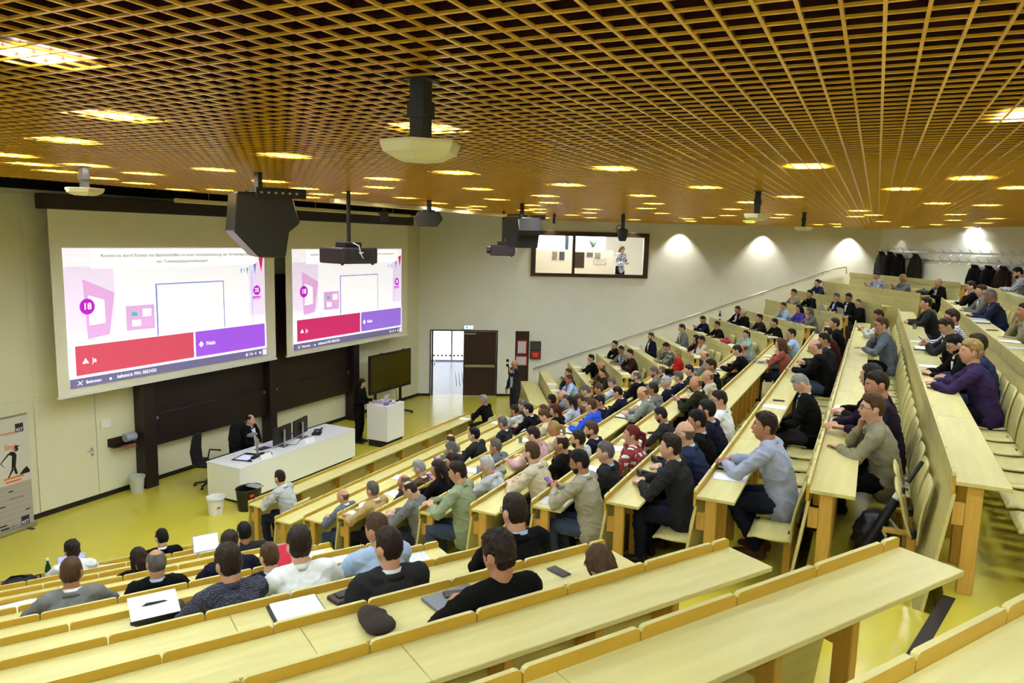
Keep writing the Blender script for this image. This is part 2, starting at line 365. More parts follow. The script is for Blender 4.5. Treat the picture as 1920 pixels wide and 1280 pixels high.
for k in range(2, 14): desk_row('N', k)
for k in range(1, 15): desk_row('M', k)
for k in range(3, 15): desk_row('R', k)
# ------------------------------------------------------------------ front wall: dark void band, doors, boards, screens
struct(MB().box(4.55, 20.05, 13.10, 13.149, 5.83, 6.6).obj('shade_band_1', void_m))  # black band paints in the darkness above the top of the wall
sk = MB().box(4.6, 20.04, 13.13, 13.149, 0.001, 0.09); struct(sk.obj('baseboard_front', rubber))
panel_m = mat('wall panel cream', S(226, 221, 188), 0.55, var=0.02, vscale=1.0)
def front_door(n, x0, x1, y=13.149, z1=2.14):
    mb = MB(); mb.box(x0+0.006, x1-0.006, y-0.022, y, 0.1, z1); o = struct(mb.obj('door_%d' % n, panel_m, bevel=0.003)); return o
d1 = front_door(1, 7.74, 8.87); d2 = front_door(2, 8.87, 9.93)
hm = MB().tube([(0, 0, 0), (0, -0.055, 0), (-0.12, -0.06, 0)], 0.01, 8)
hd = MB().box(-0.025, 0.025, -0.006, 0.0, -0.03, 0.03).tube([(0, 0, 0), (0, -0.05, 0), (-0.06, -0.055, 0.0), (-0.12, -0.055, 0.0)], 0.009, 8).lathe([(0.024, 0), (0.024, 0.02)], 14, mtx=Matrix.Translation((0, -0.0, -0.1)) @ Matrix.Rotation(pi/2, 4, 'X')); hd.obj('door_handle', steel, d1, loc=(8.76, 13.125, 1.02))
# panel joints of the front wall
for i, (x0, z0, x1, z1) in enumerate(((6.4, 2.2, 7.72, 5.75), (7.76, 2.2, 9.9, 5.75), (16.9, 0.1, 18.3, 5.75), (18.32, 0.1, 20.0, 5.75))):
    struct(MB().box(x0, x1, 13.138, 13.149, z0, z1).obj('wall_panel', panel_m, bevel=0.003))
tag(MB().box(-0.1, 0.1, -0.03, 0, -0.075, 0.075).box(-0.07, 0.07, -0.034, -0.03, -0.05, 0.05).obj('wall_switch_box', white_lam, loc=(9.06, 13.127, 1.46)), 'small square switch plate on the cream double door', 'switch box')
# wash shelf with towel roll by the dark column
t = thing('wash_shelf', 'small wall shelf with chalk tray and paper roll beside the dark column', 'shelf', (9.36, 13.12, 1.0))
MB().box(-0.28, 0.25, -0.02, 0, -0.02, 0.14).obj('back_plate', dark_brown, t); MB().box(-0.25, 0.25, -0.16, -0.02, -0.03, 0.0).obj('shelf_board', black_m, t)
MB().lathe([(0.085, -0.11), (0.085, 0.11)], 18, mtx=Matrix.Translation((0.1, -0.14, 0.12)) @ Matrix.Rotation(pi/2, 4, 'Y')).obj('paper_roll', mat('paper roll blue grey', S(150, 155, 175), 0.8), t, smooth=False)
MB().box(-0.1, 0.12, -0.3, -0.15, -0.06, -0.02).obj('cloth', mat('rust cloth', S(150, 95, 60), 0.9), t)
# chalkboards between three dark columns
t = thing('chalkboard', 'wide dark sliding chalkboard with three steel columns behind the table', 'chalkboard', (13.2, 12.95, 0))
for x, w in ((-3.38, 0.28), (0.02, 0.22), (3.22, 0.26)):
    MB().box(x-w/2, x+w/2, -0.12, 0.17, 0.001, 5.5).obj('column', chalk, t, bevel=0.004)
for x0, x1 in ((-3.22, -0.1), (0.14, 3.07)):
    for j, (z0, z1, y) in enumerate(((0.82, 1.45, 0.0), (1.47, 2.7, 0.05), (2.72, 4.2, 0.02))):
        bd = MB().box(x0, x1, y, y+0.05, z0, z1).obj('board', chalk, t, bevel=0.006)
        for xx in (x0+0.08, x1-0.08): MB().box(xx-0.02, xx+0.02, y-0.03, y-0.001, z1-0.09, z1-0.03).obj('board_grip', steel, bd)
    MB().box(x0, x1, 0.04, 0.12, 0.80, 0.82).obj('bottom_rail', black_m, t)
# projection screens with the quiz slide
def em(name, c, s): return mat(name, c, 0.8, emit=s, ecol=c)
ES = 0.5
E_white = em('slide white', (0.93, 0.92, 1.0, 1), ES); E_lil = em('slide lilac', S(236, 222, 250), ES*0.95); E_pink = em('slide pink', S(224, 172, 230), ES*0.92); E_red = em('slide red', S(208, 78, 100), ES*0.85)
E_red2 = em('slide rose red', S(205, 45, 110), ES*0.85)
E_vio = em('slide violet', S(160, 88, 232), ES*0.85); E_vio2 = em('slide soft violet', S(150, 110, 225), ES*0.9); E_bar = em('slide grey bar', S(112, 108, 150), ES*0.7); E_mag = em('slide magenta', S(188, 30, 200), ES*0.85)
E_ink = em('slide ink', S(40, 42, 50), 0.08); E_txt = em('slide white text', (1, 1, 1, 1), ES*1.2); E_blue = em('slide blue line', S(140, 150, 215), ES*0.8); E_teal = em('slide teal', S(80, 190, 185), ES*0.8)
fabric = mat('projection fabric', S(240, 236, 214), 0.85)
def screen(n, x0, x1, ix0, ix1, iz0, iz1, red, vio, label):
    t = thing('projection_screen', label, 'screen', (x0, 12.66, 0))
    W = x1-x0
    MB().box(0, W, 0, 0.012, 2.23, 5.52).obj('screen_fabric', fabric, t)
    MB().box(-0.02, W+0.02, -0.02, 0.03, 2.20, 2.24).obj('bottom_bar', white_lam, t)
    c = MB().box(-0.12, W+0.12, -0.14, 0.14, 5.50, 5.76).obj('screen_case', mat('dark screen case', S(40, 28, 20), 0.5), t, bevel=0.01)
    img = MB().box(ix0-x0, ix1-x0, -0.004, 0.0, iz0, iz1).obj('projected_image', E_white, t)
    w = ix1-ix0; h = iz1-iz0; bx = ix0-x0
    def P(u, v): return (bx+u*w, iz1-v*h)
    ly = [0.005]
    def rect(name, u0, v0, u1, v1, m):
        ly[0] += 0.0006; a = P(u0, v0); b = P(u1, v1); return MB().box(a[0], b[0], -ly[0], -0.004, b[1], a[1]).obj(name, m, img)
    def poly(name, pts, m):
        ly[0] += 0.0006; y = -ly[0]; mb = MB(); mb.add([(P(u, v)[0], y, P(u, v)[1]) for u, v in pts], [tuple(range(len(pts)))]); return mb.obj(name, m, img)
    def txt(s, u, v, size, m, bold=0.0, align='LEFT'):
        ly[0] += 0.0006; o = link('lettering', text_mesh(s, size*h, m, bold, align), img, (P(u, v)[0], -ly[0]-0.001, P(u, v)[1]), (pi/2, 0, 0)); return o
    rect('slide_floor', 0, 0.13, 1, 0.62, E_lil)
    poly('slide_ceiling', [(0, 0.0), (1, 0.0), (0.86, 0.15), (0.2, 0.14), (0.0, 0.05)], E_white)
    rect('slide_back_wall', 0.2, 0.14, 0.9, 0.62, E_white)
    poly('slide_door_frame', [(0.07, 0.22), (0.20, 0.33), (0.17, 0.64), (0.08, 0.66)], E_pink)
    poly('slide_door_pane', [(0.09, 0.34), (0.155, 0.38), (0.155, 0.55), (0.09, 0.56)], E_white)
    rect('slide_notice_board', 0.245, 0.44, 0.375, 0.63, E_pink); rect('slide_note', 0.27, 0.55, 0.31, 0.60, E_white); rect('slide_note', 0.32, 0.47, 0.36, 0.53, E_white); rect('slide_note', 0.27, 0.49, 0.295, 0.52, E_teal)
    rect('slide_whiteboard_edge', 0.385, 0.28, 0.745, 0.70, E_blue); rect('slide_whiteboard', 0.392, 0.29, 0.74, 0.71, E_white)
    poly('slide_window_line', [(0.915, 0.2), (0.918, 0.2), (0.918, 0.7), (0.915, 0.7)], E_blue)
    rect('question_box', 0.11, 0.02, 0.94, 0.145, E_txt)
    for j, (u, v, s, m) in enumerate(((0.845, 0.19, 0.05, E_teal), (0.862, 0.19, 0.05, E_pink), (0.88, 0.185, 0.06, E_teal), (0.925, 0.15, 0.09, E_blue), (0.96, 0.09, 0.13, E_red2))): poly('slide_pennant', [(u, v), (u+s*0.24, v-0.015), (u+s*0.12, v+s)], m)
    def disc(u, v, r, m, name='counter_disc'):
        ly[0] += 0.0006; c = P(u, v); mb = MB(); mb.add([(c[0]+r*h*cos(a*pi/16), -ly[0], c[1]+r*h*sin(a*pi/16)) for a in range(32)], [tuple(range(32))]); mb.obj(name, m, img)
    disc(0.083, 0.42, 0.058, E_mag); txt('18', 0.083, 0.42, 0.066, E_txt, 0.02, 'CENTER')
    disc(0.945, 0.385, 0.044, E_mag); txt('25', 0.945, 0.385, 0.052, E_txt, 0.02, 'CENTER')
    rect('counter_caption_box', 0.922, 0.44, 0.967, 0.462, E_mag); txt('Antworten', 0.9445, 0.451, 0.016, E_txt, 0.0, 'CENTER')
    txt('Kommt es durch Einsatz von Bauhilfsstoffen zu einer Verschlechterung der Verwertbarkeit', 0.525, 0.055, 0.039, E_ink, 0.004, 'CENTER')
    txt('von Tunnelausbruchmaterialien?', 0.525, 0.105, 0.039, E_ink, 0.004, 'CENTER')
    rect('answer_strip', 0, 0.695, 1, 0.935, E_white)
    rect('answer_tile', 0.025, 0.70, 0.565, 0.915, red); rect('answer_tile', 0.575, 0.70, 0.99, 0.915, vio)
    poly('triangle_sign', [(0.05, 0.832), (0.077, 0.832), (0.0635, 0.792)], E_txt); poly('diamond_sign', [(0.592, 0.812), (0.605, 0.785), (0.618, 0.812), (0.605, 0.839)], E_txt)
    txt('Ja', 0.09, 0.815, 0.05, E_txt, 0.012); txt('Nein', 0.632, 0.812, 0.05, E_txt, 0.012)
    rect('footer_bar', 0, 0.935, 1, 1.0, E_bar)
    for a, b in (((0.028, 0.955), (0.046, 0.985)), ((0.046, 0.955), (0.028, 0.985))): poly('cross_sign', [(a[0], a[1]), (a[0]+0.004, a[1]), (b[0], b[1]), (b[0]-0.004, b[1])], E_txt)
    txt('Beitreten', 0.06, 0.97, 0.032, E_txt, 0.008); txt('kahoot.it', 0.19, 0.968, 0.036, E_txt, 0.012); txt('PIN: 0855420', 0.265, 0.968, 0.036, E_txt, 0.008)
    rect('lock_sign', 0.157, 0.965, 0.166, 0.982, E_txt); rect('person_sign', 0.865, 0.957, 0.873, 0.982, E_txt); txt('116', 0.88, 0.969, 0.034, E_txt, 0.008)
    disc(0.925, 0.969, 0.009, E_txt, 'volume_sign'); disc(0.955, 0.969, 0.012, E_txt, 'settings_sign'); rect('fullscreen_box', 0.972, 0.942, 0.997, 0.995, E_lil)
screen(1, 7.9, 13.15, 8.11, 12.83, 2.36, 4.84, E_red, E_vio, 'large left projection screen showing a quiz slide, red Ja and violet Nein')
screen(2, 13.52, 18.66, 13.74, 18.34, 2.33, 4.81, E_red2, E_vio2, 'right projection screen above the television, same quiz slide, partly behind a projector')
# roll-up banner
def banner():
    t = thing('roll_up_banner', 'tall roll-up banner with a miner figure and IGT squares by the wall', 'banner', (7.05, 12.86, 0), radians(4))
    pr = mat('banner print white', S(205, 200, 190), 0.6); gy = mat('banner print grey', S(168, 160, 150), 0.6); nv = mat('banner navy', S(46, 34, 52), 0.6); og = mat('banner orange', S(220, 110, 40), 0.6); bk = mat('banner black', S(26, 20, 20), 0.6); wt = mat('banner white lettering', S(240, 238, 235), 0.6)
    W = 0.85
    MB().box(-W/2, W/2, -0.003, 0.0, 0.07, 2.02).obj('print_sheet', pr, t); MB().box(-W/2-0.02, W/2+0.02, -0.05, 0.05, 0.012, 0.08).obj('base_cassette', steel, t, bevel=0.005); MB().box(-W/2, W/2, -0.01, 0.012, 2.0, 2.03).obj('top_bar', steel, t)
    for x in (-0.3, 0.3): MB().box(x-0.03, x+0.03, -0.16, 0.16, 0.0, 0.012).obj('foot', black_m, t)
    MB().box(-W/2, W/2, -0.004, -0.003, 0.08, 0.85).obj('print_brick_field', gy, t)
    for (x, z) in ((W/2-0.15, 1.80), (W/2-0.15, 0.16)):
        MB().box(x-0.07, x+0.07, -0.0055, -0.004, z-0.075, z+0.075).obj('logo_square', nv, t); link('lettering', text_mesh('IGT', 0.075, wt, 0.02, 'CENTER'), t, (x, -0.007, z-0.035), (pi/2, 0, 0))
    def tx(s, x, z, size, m, al='RIGHT', b=0.0): link('lettering', text_mesh(s, size, m, b, al), t, (x, -0.006, z), (pi/2, 0, 0))
    tx('ling', W/2-0.23, 1.50, 0.14, og, b=0.01); tx('Aufbereitung', W/2-0.16, 0.60, 0.045, bk); tx('aufhören', W/2-0.22, 0.11, 0.06, bk)
    for (x, z, w, h, m) in ((0.05, 1.74, 0.30, 0.018, og), (0.12, 1.71, 0.22, 0.012, gy), (0.13, 0.96, 0.34, 0.03, og), (0.12, 0.90, 0.26, 0.03, og), (0.06, 0.73, 0.08, 0.02, bk), (-0.10, 0.50, 0.10, 0.02, bk), (0.33, 0.34, 0.08, 0.02, bk), (-0.12, 0.17, 0.16, 0.025, bk), (-0.08, 0.11, 0.14, 0.03, bk)): MB().box(x-w/2, x+w/2, -0.0056, -0.0042, z-h/2, z+h/2).obj('print_line', m, t)
    for r in range(16):
        z = 0.10+r*0.045
        if r % 2 == 0: MB().box(-W/2, W/2, -0.0048, -0.0041, z, z+0.004).obj('print_brick_joint', mat('banner joint', S(196, 190, 180), 0.6), t)
    # miner with pickaxe and heap
    mb = MB(); y = -0.006
    def pl(pts): mb.add([(a, y, b) for a, b in pts], [tuple(range(len(pts)))])
    pl([(0.10, 1.12), (0.17, 1.13), (0.20, 1.34), (0.17, 1.40), (0.10, 1.42), (0.05, 1.38), (0.12, 1.34)]); pl([(0.17+0.035*cos(a*pi/6)+0.03, 1.44+0.04*sin(a*pi/6)) for a in range(12)])
    pl([(0.16, 1.47), (0.27, 1.48), (0.23, 1.50), (0.19, 1.51)]); pl([(0.11, 1.13), (0.05, 1.02), (0.02, 0.98), (0.05, 0.98), (0.14, 1.10)]); pl([(0.13, 1.14), (0.15, 1.03), (0.18, 1.0), (0.20, 1.02), (0.175, 1.13)])
    pl([(0.06, 1.40), (-0.08, 1.26), (-0.07, 1.245), (0.08, 1.38)]); pl([(-0.14, 1.29), (-0.05, 1.23), (0.0, 1.15), (-0.06, 1.22)]); pl([(0.22, 0.98), (0.30, 1.06), (0.36, 1.10), (0.41, 1.02), (0.405, 0.98)])
    mb.obj('miner_figure', bk, t)
banner()
tag(MB().lathe([(0.11, 0), (0.145, 0.30), (0.155, 0.30), (0.158, 0.335), (0.145, 0.335), (0.135, 0.30), (0.10, 0.02)], 24).obj('waste_bin', mat('pale grey plastic', S(196, 196, 186), 0.5), smooth=False, loc=(9.48, 12.86, 0.0)), 'pale grey round waste bin beside the dark column', 'waste bin')
# white bucket and black bin in front of the table
t = thing('plastic_bucket', 'white plastic bucket with wire handle beside the black bin', 'bucket', (9.42, 10.62, 0))
MB().lathe([(0.125, 0), (0.15, 0.30), (0.165, 0.30), (0.165, 0.335), (0.15, 0.335), (0.14, 0.3), (0.12, 0.02)], 24).obj('bucket_body', mat('bucket white', S(232, 232, 226), 0.4), t); MB().tube([(0.165*cos(a), 0.165*sin(a)-0.01, 0.28-0.13*sin(a*1.0) if 0 <= a <= pi else 0.28) for a in [pi*i/10+pi for i in range(11)]], 0.004, 6).obj('wire_handle', steel, t); MB().box(-0.1, -0.03, -0.152, -0.142, 0.14, 0.17).obj('red_tape', mat('red tape', S(190, 60, 50), 0.6), t)
t = thing('waste_basket', 'black oval waste basket with wire rim and red badge by the white table', 'waste basket', (9.92, 10.30, 0))
ob = Matrix.Scale(1.25, 4, (1, 0, 0)); MB().lathe([(0.17, 0), (0.205, 0.38), (0.21, 0.40), (0.19, 0.40), (0.16, 0.02)], 24, mtx=ob).obj('basket_body', mat('black plastic', S(20, 18, 18), 0.4), t); MB().tube([(0.26*cos(a), 0.21*sin(a), 0.41) for a in [2*pi*i/24 for i in range(25)]], 0.008, 6).obj('wire_rim', black_m, t)
MB().box(0.02, 0.2, -0.2, 0.1, 0.405, 0.43).obj('wringer', mat('grey wire', S(140, 140, 140), 0.4), t, bevel=0.01); MB().box(-0.16, -0.08, -0.215, -0.19, 0.3, 0.34).obj('red_badge', mat('red badge', S(215, 50, 40), 0.5), t)
# white lecture table
t = thing('lecture_table', 'long white lecture table with dark recessed plinth in front of the chalkboard', 'table', (9.97, 10.57, 0))
MB().box(0, 3.5, 0, 0.90, 0.695, 0.72).obj('table_top', white_lam, t, bevel=0.003); MB().box(0.004, 3.496, 0.004, 0.03, 0.06, 0.694).obj('front_panel', mat('table front cream', S(238, 238, 224), 0.5), t); MB().box(0.06, 3.44, 0.06, 0.6, 0.0, 0.06).obj('plinth', rubber, t)
for x in (0.004, 3.47): MB().box(x, x+0.026, 0.03, 0.88, 0.06, 0.694).obj('side_panel', MATS['table front cream'], t)
def on(name, label, cat, loc, rz=0, group=None): return thing(name, label, cat, loc, rz, group)
scr_dark = mat('dark screen glass', S(30, 22, 18), 0.2)
for i, (x, y, rz) in enumerate(((11.55, 10.95, radians(8)), (12.25, 11.08, radians(14)))):
    t = on('monitor', ('left' if i == 0 else 'right')+' dark monitor on a silver stand, back to the audience, on the white table', 'monitor', (x, y, 0.722), rz, 'monitors on the lecture table')
    MB().box(-0.31, 0.31, 0.02, 0.055, 0.07, 0.43).obj('display', black_m, t, bevel=0.006); MB().tube([(0, -0.02, 0.01), (0, -0.02, 0.36)], 0.022, 12, round_cap=False).obj('stand_pole', steel, t); MB().box(-0.12, 0.12, -0.1, 0.1, 0, 0.012).obj('stand_foot', steel, t, bevel=0.003); MB().box(-0.05, 0.05, -0.01, 0.02, 0.2, 0.3).obj('bracket', black_m, t); MB().box(-0.29, 0.29, 0.0551, 0.057, 0.09, 0.41).obj('screen_face', em('monitor glow', S(120, 120, 230), 0.6), t)
t = on('document_camera', 'silver document camera with a dark base plate on the white table', 'document camera', (10.6, 10.98, 0.722), radians(12))
MB().box(-0.28, 0.22, -0.16, 0.2, 0, 0.012).obj('base_plate', black_m, t); MB().box(-0.24, 0.08, -0.12, 0.16, 0.0121, 0.014).obj('glass_stage', em('stage glow', S(205, 205, 240), 0.3), t); MB().box(-0.12, 0.25, -0.2, -0.12, 0.0, 0.05).obj('foot_block', black_m, t, bevel=0.006)
MB().tube([(0.08, -0.14, 0.03), (0.05, -0.13, 0.42), (0.03, -0.10, 0.46)], 0.014, 10).obj('arm', steel, t); MB().tube([(0.12, -0.14, 0.03), (0.09, -0.13, 0.40)], 0.014, 10).obj('arm', steel, t); MB().box(-0.12, 0.08, -0.16, -0.04, 0.45, 0.50).obj('camera_head', mat('grey plastic', S(120, 116, 125), 0.4), t, bevel=0.01); MB().box(0.02, 0.12, -0.165, -0.12, 0.24, 0.36).obj('lamp_box', steel, t, bevel=0.004)
t = on('desk_phone', 'dark desk telephone with raised display on the white table', 'telephone', (12.62, 10.98, 0.722), radians(-150))
MB().box(-0.1, 0.1, -0.1, 0.1, 0, 0.05).obj('phone_body', black_m, t, bevel=0.01); MB().box(-0.09, 0.09, 0.02, 0.05, 0.05, 0.17, mtx=Matrix.Rotation(radians(-25), 4, 'X')).obj('display', scr_dark, t, bevel=0.004); MB().tube([(-0.13, -0.08, 0.06), (-0.13, 0, 0.075), (-0.13, 0.08, 0.06)], 0.022, 10).obj('handset', black_m, t)
paper = mat('white paper', S(240, 240, 238), 0.7); paper_g = mat('printed paper', S(214, 214, 216), 0.7, var=0.25, vscale=40)
for i, (x, y, lb) in enumerate(((10.72, 10.66, 'document camera'), (12.05, 10.70, 'monitors'))):
    tag(MB().add([(-0.14, 0.0, 0), (0.14, 0, 0), (0.14, 0.045, 0.09), (-0.14, 0.045, 0.09), (-0.14, 0.09, 0), (0.14, 0.09, 0)], [(0,1,2,3), (3,2,5,4), (0,3,4), (1,5,2), (0,4,5,1)]).obj('name_card', paper, loc=(x, y-0.05, 0.722)), 'folded white name card on the table in front of the %s' % lb, 'name card')
tag(MB().box(-0.15, 0.15, -0.1, 0.1, 0, 0.004).obj('document', mat('dark print', S(70, 55, 75), 0.5), loc=(11.18, 11.18, 0.722)), 'dark printed leaflet flat on the white table', 'leaflet')
t = on('computer_mouse', 'small black mouse with cord at the edge of the white table', 'mouse', (10.38, 10.72, 0.722)); MB().ball((0, 0, 0.014), (0.03, 0.05, 0.014)).obj('mouse_body', black_m, t, smooth=True); MB().tube([(0.0, 0.05, 0.008), (0.02, 0.12, 0.004), (-0.04, 0.18, 0.004)], 0.003, 6).obj('cord', black_m, t)
cab = MB().tube([(10.84, 10.9, 0.728), (11.0, 10.98, 0.726), (11.08, 10.86, 0.726), (11.0, 10.74, 0.726), (10.86, 10.74, 0.726)], 0.006, 6); tag(cab.obj('cable', black_m), 'black cable loop beside the document camera', 'cable')
cab = MB().tube([(11.62, 10.88, 0.728), (11.75, 10.8, 0.726), (11.9, 10.86, 0.726), (12.0, 10.95, 0.726), (12.2, 10.98, 0.728)], 0.006, 6); tag(cab.obj('cable', black_m), 'black cable running between the two monitor stands', 'cable')
# office chair behind the table
def office_chair(x, y, rz, label):
    t = thing('office_chair', label, 'chair', (x, y, 0), rz)
    MB().box(-0.24, 0.24, -0.24, 0.24, 0.44, 0.50).obj('seat', mat('black mesh fabric', S(20, 18, 18), 0.8), t, bevel=0.02); mb = MB()
    mb.tube([(0, -0.24, 0.52), (0, -0.27, 0.75), (0, -0.24, 1.0)], [(0.21, 0.02), (0.23, 0.02), (0.2, 0.02)], 16, side=(1, 0, 0)); mb.obj('backrest', MATS['black mesh fabric'], t, smooth=True)
    MB().tube([(0, -0.2, 0.46), (0, -0.29, 0.48), (0, -0.29, 0.7)], 0.02, 8).obj('back_support', black_m, t); MB().tube([(0, 0, 0.08), (0, 0, 0.44)], 0.03, 10).obj('gas_column', black_m, t)
    for i in range(5):
        a = 2*pi*i/5; l = MB().tube([(0, 0, 0.1), (0.27*cos(a), 0.27*sin(a), 0.07)], 0.02, 8).obj('base_leg', black_m, t); MB().ball((0.28*cos(a), 0.28*sin(a), 0.03), 0.03, 10, 6).obj('castor', black_m, l, smooth=True)
    for s in (-1, 1): MB().tube([(0.25*s, -0.15, 0.48), (0.28*s, -0.12, 0.68), (0.28*s, 0.12, 0.68)], 0.018, 8).obj('armrest', black_m, t)
office_chair(10.45, 11.95, radians(200), 'empty black office chair behind the white table'); office_chair(11.42, 11.95, radians(165), 'black office chair under the seated presenter')
# lectern
t = thing('lectern', 'white box lectern on a dark plinth', 'lectern', (14.86, 10.72, 0), radians(0))
MB().box(-0.36, 0.36, -0.32, 0.30, 0.17, 1.06).obj('lectern_body', white_lam, t, bevel=0.004); MB().box(-0.34, 0.34, -0.28, 0.26, 0.0, 0.17).obj('plinth', rubber, t)
t = on('laptop', 'open silver laptop on the white lectern', 'laptop', (14.82, 10.84, 1.063), radians(190))
alu = mat('silver aluminium', S(200, 200, 206), 0.35, metal=0.6)
MB().box(-0.16, 0.16, -0.11, 0.11, 0, 0.012).obj('keyboard_base', alu, t, bevel=0.002); MB().box(-0.16, 0.16, 0.0, 0.008, 0, 0.21, mtx=Matrix.Translation((0, 0.11, 0.01)) @ Matrix.Rotation(radians(-18), 4, 'X')).obj('lid', alu, t)
t = on('microphone', 'thin gooseneck microphone on the white lectern', 'microphone', (15.12, 10.55, 1.063)); MB().lathe([(0.05, 0), (0.045, 0.02)], 14).obj('base', black_m, t); MB().tube([(0, 0, 0.02), (-0.02, 0.02, 0.25), (-0.12, 0.08, 0.42)], 0.006, 8).obj('gooseneck', black_m, t); MB().tube([(-0.12, 0.08, 0.42), (-0.15, 0.1, 0.46)], 0.012, 8).obj('capsule', black_m, t)
t = on('bag', 'small violet pouch with black cord on the lectern', 'pouch', (14.62, 10.52, 1.063)); MB().ball((0, 0, 0.035), (0.1, 0.06, 0.035)).obj('pouch_body', mat('violet cloth', S(120, 80, 175), 0.7), t, smooth=True); MB().tube([(0.08, 0, 0.04), (0.15, -0.05, 0.12), (0.2, 0.02, 0.01), (0.3, -0.06, 0.006)], 0.006, 6).obj('cord', black_m, t)
tag(MB().box(-0.05, 0.05, -0.015, 0.015, 0, 0.02).obj('remote_control', black_m, loc=(14.98, 10.66, 1.063)), 'small black remote on the lectern top', 'remote')
# television on a stand
t = thing('television', 'large dark interactive television on a wheeled stand by the wall', 'television', (17.3, 12.3, 0), radians(-1))
MB().box(-0.98, 0.98, -0.03, 0.05, 0.78, 1.88).obj('housing', black_m, t, bevel=0.01); MB().box(-0.94, 0.94, -0.033, -0.031, 0.88, 1.84).obj('display', mat('olive black glass', S(60, 52, 14), 0.12), t)
for x in (-0.5, 0.55): MB().tube([(x, -0.0, 1.885), (x+0.12, 0, 1.885)], 0.02, 10).obj('camera_clip', black_m, t)
for x in (-0.6, 0.6):
    MB().box(x-0.03, x+0.03, 0.06, 0.12, 0.08, 1.5).obj('stand_post', black_m, t); f = MB().box(x-0.03, x+0.03, -0.35, 0.4, 0.05, 0.09).obj('stand_foot', black_m, t)
    for y in (-0.33, 0.36): MB().ball((x, y, 0.03), 0.03, 10, 6).obj('castor', black_m, f, smooth=True)
# ------------------------------------------------------------------ door wall (local frame md: x from DQ towards DP, y outwards)
def dw(x, y, z): return md @ Vector((x, y, z))
def frame_obj(name, mtx, label=None, cat=None):
    o = link(name, None); o.matrix_world = mtx
    return o
fr = struct(frame_obj('door_3', md))
for nm, a in (('door_frame', (0.58, 0.62, -0.02, 0.16, 0, 2.2)), ('door_frame', (2.76, 2.80, -0.02, 0.16, 0, 2.2)), ('door_frame', (0.58, 2.80, -0.02, 0.16, 2.16, 2.2))): MB().box(*a).obj(nm, dark_brown, fr)
lf = MB().box(0.63, 1.70, 0.0, 0.05, 0.01, 2.15).obj('door_leaf', dark_brown, fr); MB().box(0.68, 1.66, -0.07, -0.04, 0.98, 1.06).obj('push_bar', steel, lf); MB().box(0.72, 0.76, -0.04, 0.0, 1.0, 1.04).obj('bar_mount', steel, lf); MB().box(1.58, 1.62, -0.04, 0.0, 1.0, 1.04).obj('bar_mount', steel, lf); MB().box(1.3, 1.68, -0.04, 0.0, 2.06, 2.1).obj('door_closer', steel, lf)
lf2 = MB().box(2.70, 2.75, 0.06, 1.1, 0.01, 2.15).obj('door_leaf', dark_brown, fr); MB().box(2.63, 2.66, 0.2, 1.0, 0.98, 1.06).obj('push_bar', steel, lf2)
# lit corridor beyond the open door
cor = struct(frame_obj('wall_corridor', md))
cw = mat('corridor white', S(232, 234, 240), 0.7); cf = mat('corridor pale floor', S(205, 208, 222), 0.25)
MB().box(0.25, 5.4, 0.15, 7.0, -0.1, -0.001).obj('corridor_floor', cf, cor); MB().box(0.25, 5.4, 0.16, 7.0, 2.7, 2.8).obj('corridor_ceiling', cw, cor); MB().box(0.25, 0.35, 0.16, 7.0, 0, 2.7).obj('corridor_wall', cw, cor); MB().box(5.4, 5.5, 0.16, 7.0, 0, 2.7).obj('corridor_wall', cw, cor); MB().box(0.25, 5.4, 7.0, 7.1, 0, 2.7).obj('corridor_wall', cw, cor)
MB().box(3.0, 3.2, 4.4, 4.6, 0, 2.7).obj('corridor_pillar', dark_brown, cor); MB().box(3.3, 3.32, 4.6, 6.5, 0.5, 1.6).obj('corridor_board', cw, cor)
gl = struct(frame_obj('window_1', md)); day = em('daylight outside', (0.95, 0.98, 1.0, 1), 0.9)
MB().box(0.4, 5.2, 6.92, 6.99, 0.06, 2.62).obj('pane', day, gl)
for x in (0.4, 2.0, 3.6, 5.2): MB().box(x-0.03, x+0.03, 6.85, 6.92, 0.0, 2.65).obj('window_frame', steel, gl)
for z in (0.03, 2.1, 2.4): MB().box(0.4, 5.2, 6.85, 6.92, z-0.03, z+0.03).obj('window_frame', steel, gl)
for i in range(28): MB().box(0.5+i*0.17, 0.57+i*0.17, 6.9, 6.918, 0.2, 0.27).obj('safety_dot', black_m, gl)
for i in range(4): MB().box(1.5+i*0.12, 1.53+i*0.12, 1.6, 4.4, 0.0005, 0.003).obj('guide_strip', mat('guide strip grey', S(130, 150, 165), 0.5), cor)
lc = bpy.data.lights.new('corridor_daylight', 'AREA'); lc.energy = 9; lc.size = 2.4; lc.size_y = 2.0; lc.shape = 'RECTANGLE'; lc.color = (0.9, 0.95, 1.0); lo = bpy.data.objects.new('corridor_daylight', lc); COL.objects.link(lo); lo.matrix_world = md @ Matrix.Translation((2.6, 6.75, 1.4)) @ Matrix.Rotation(-pi/2, 4, 'X')
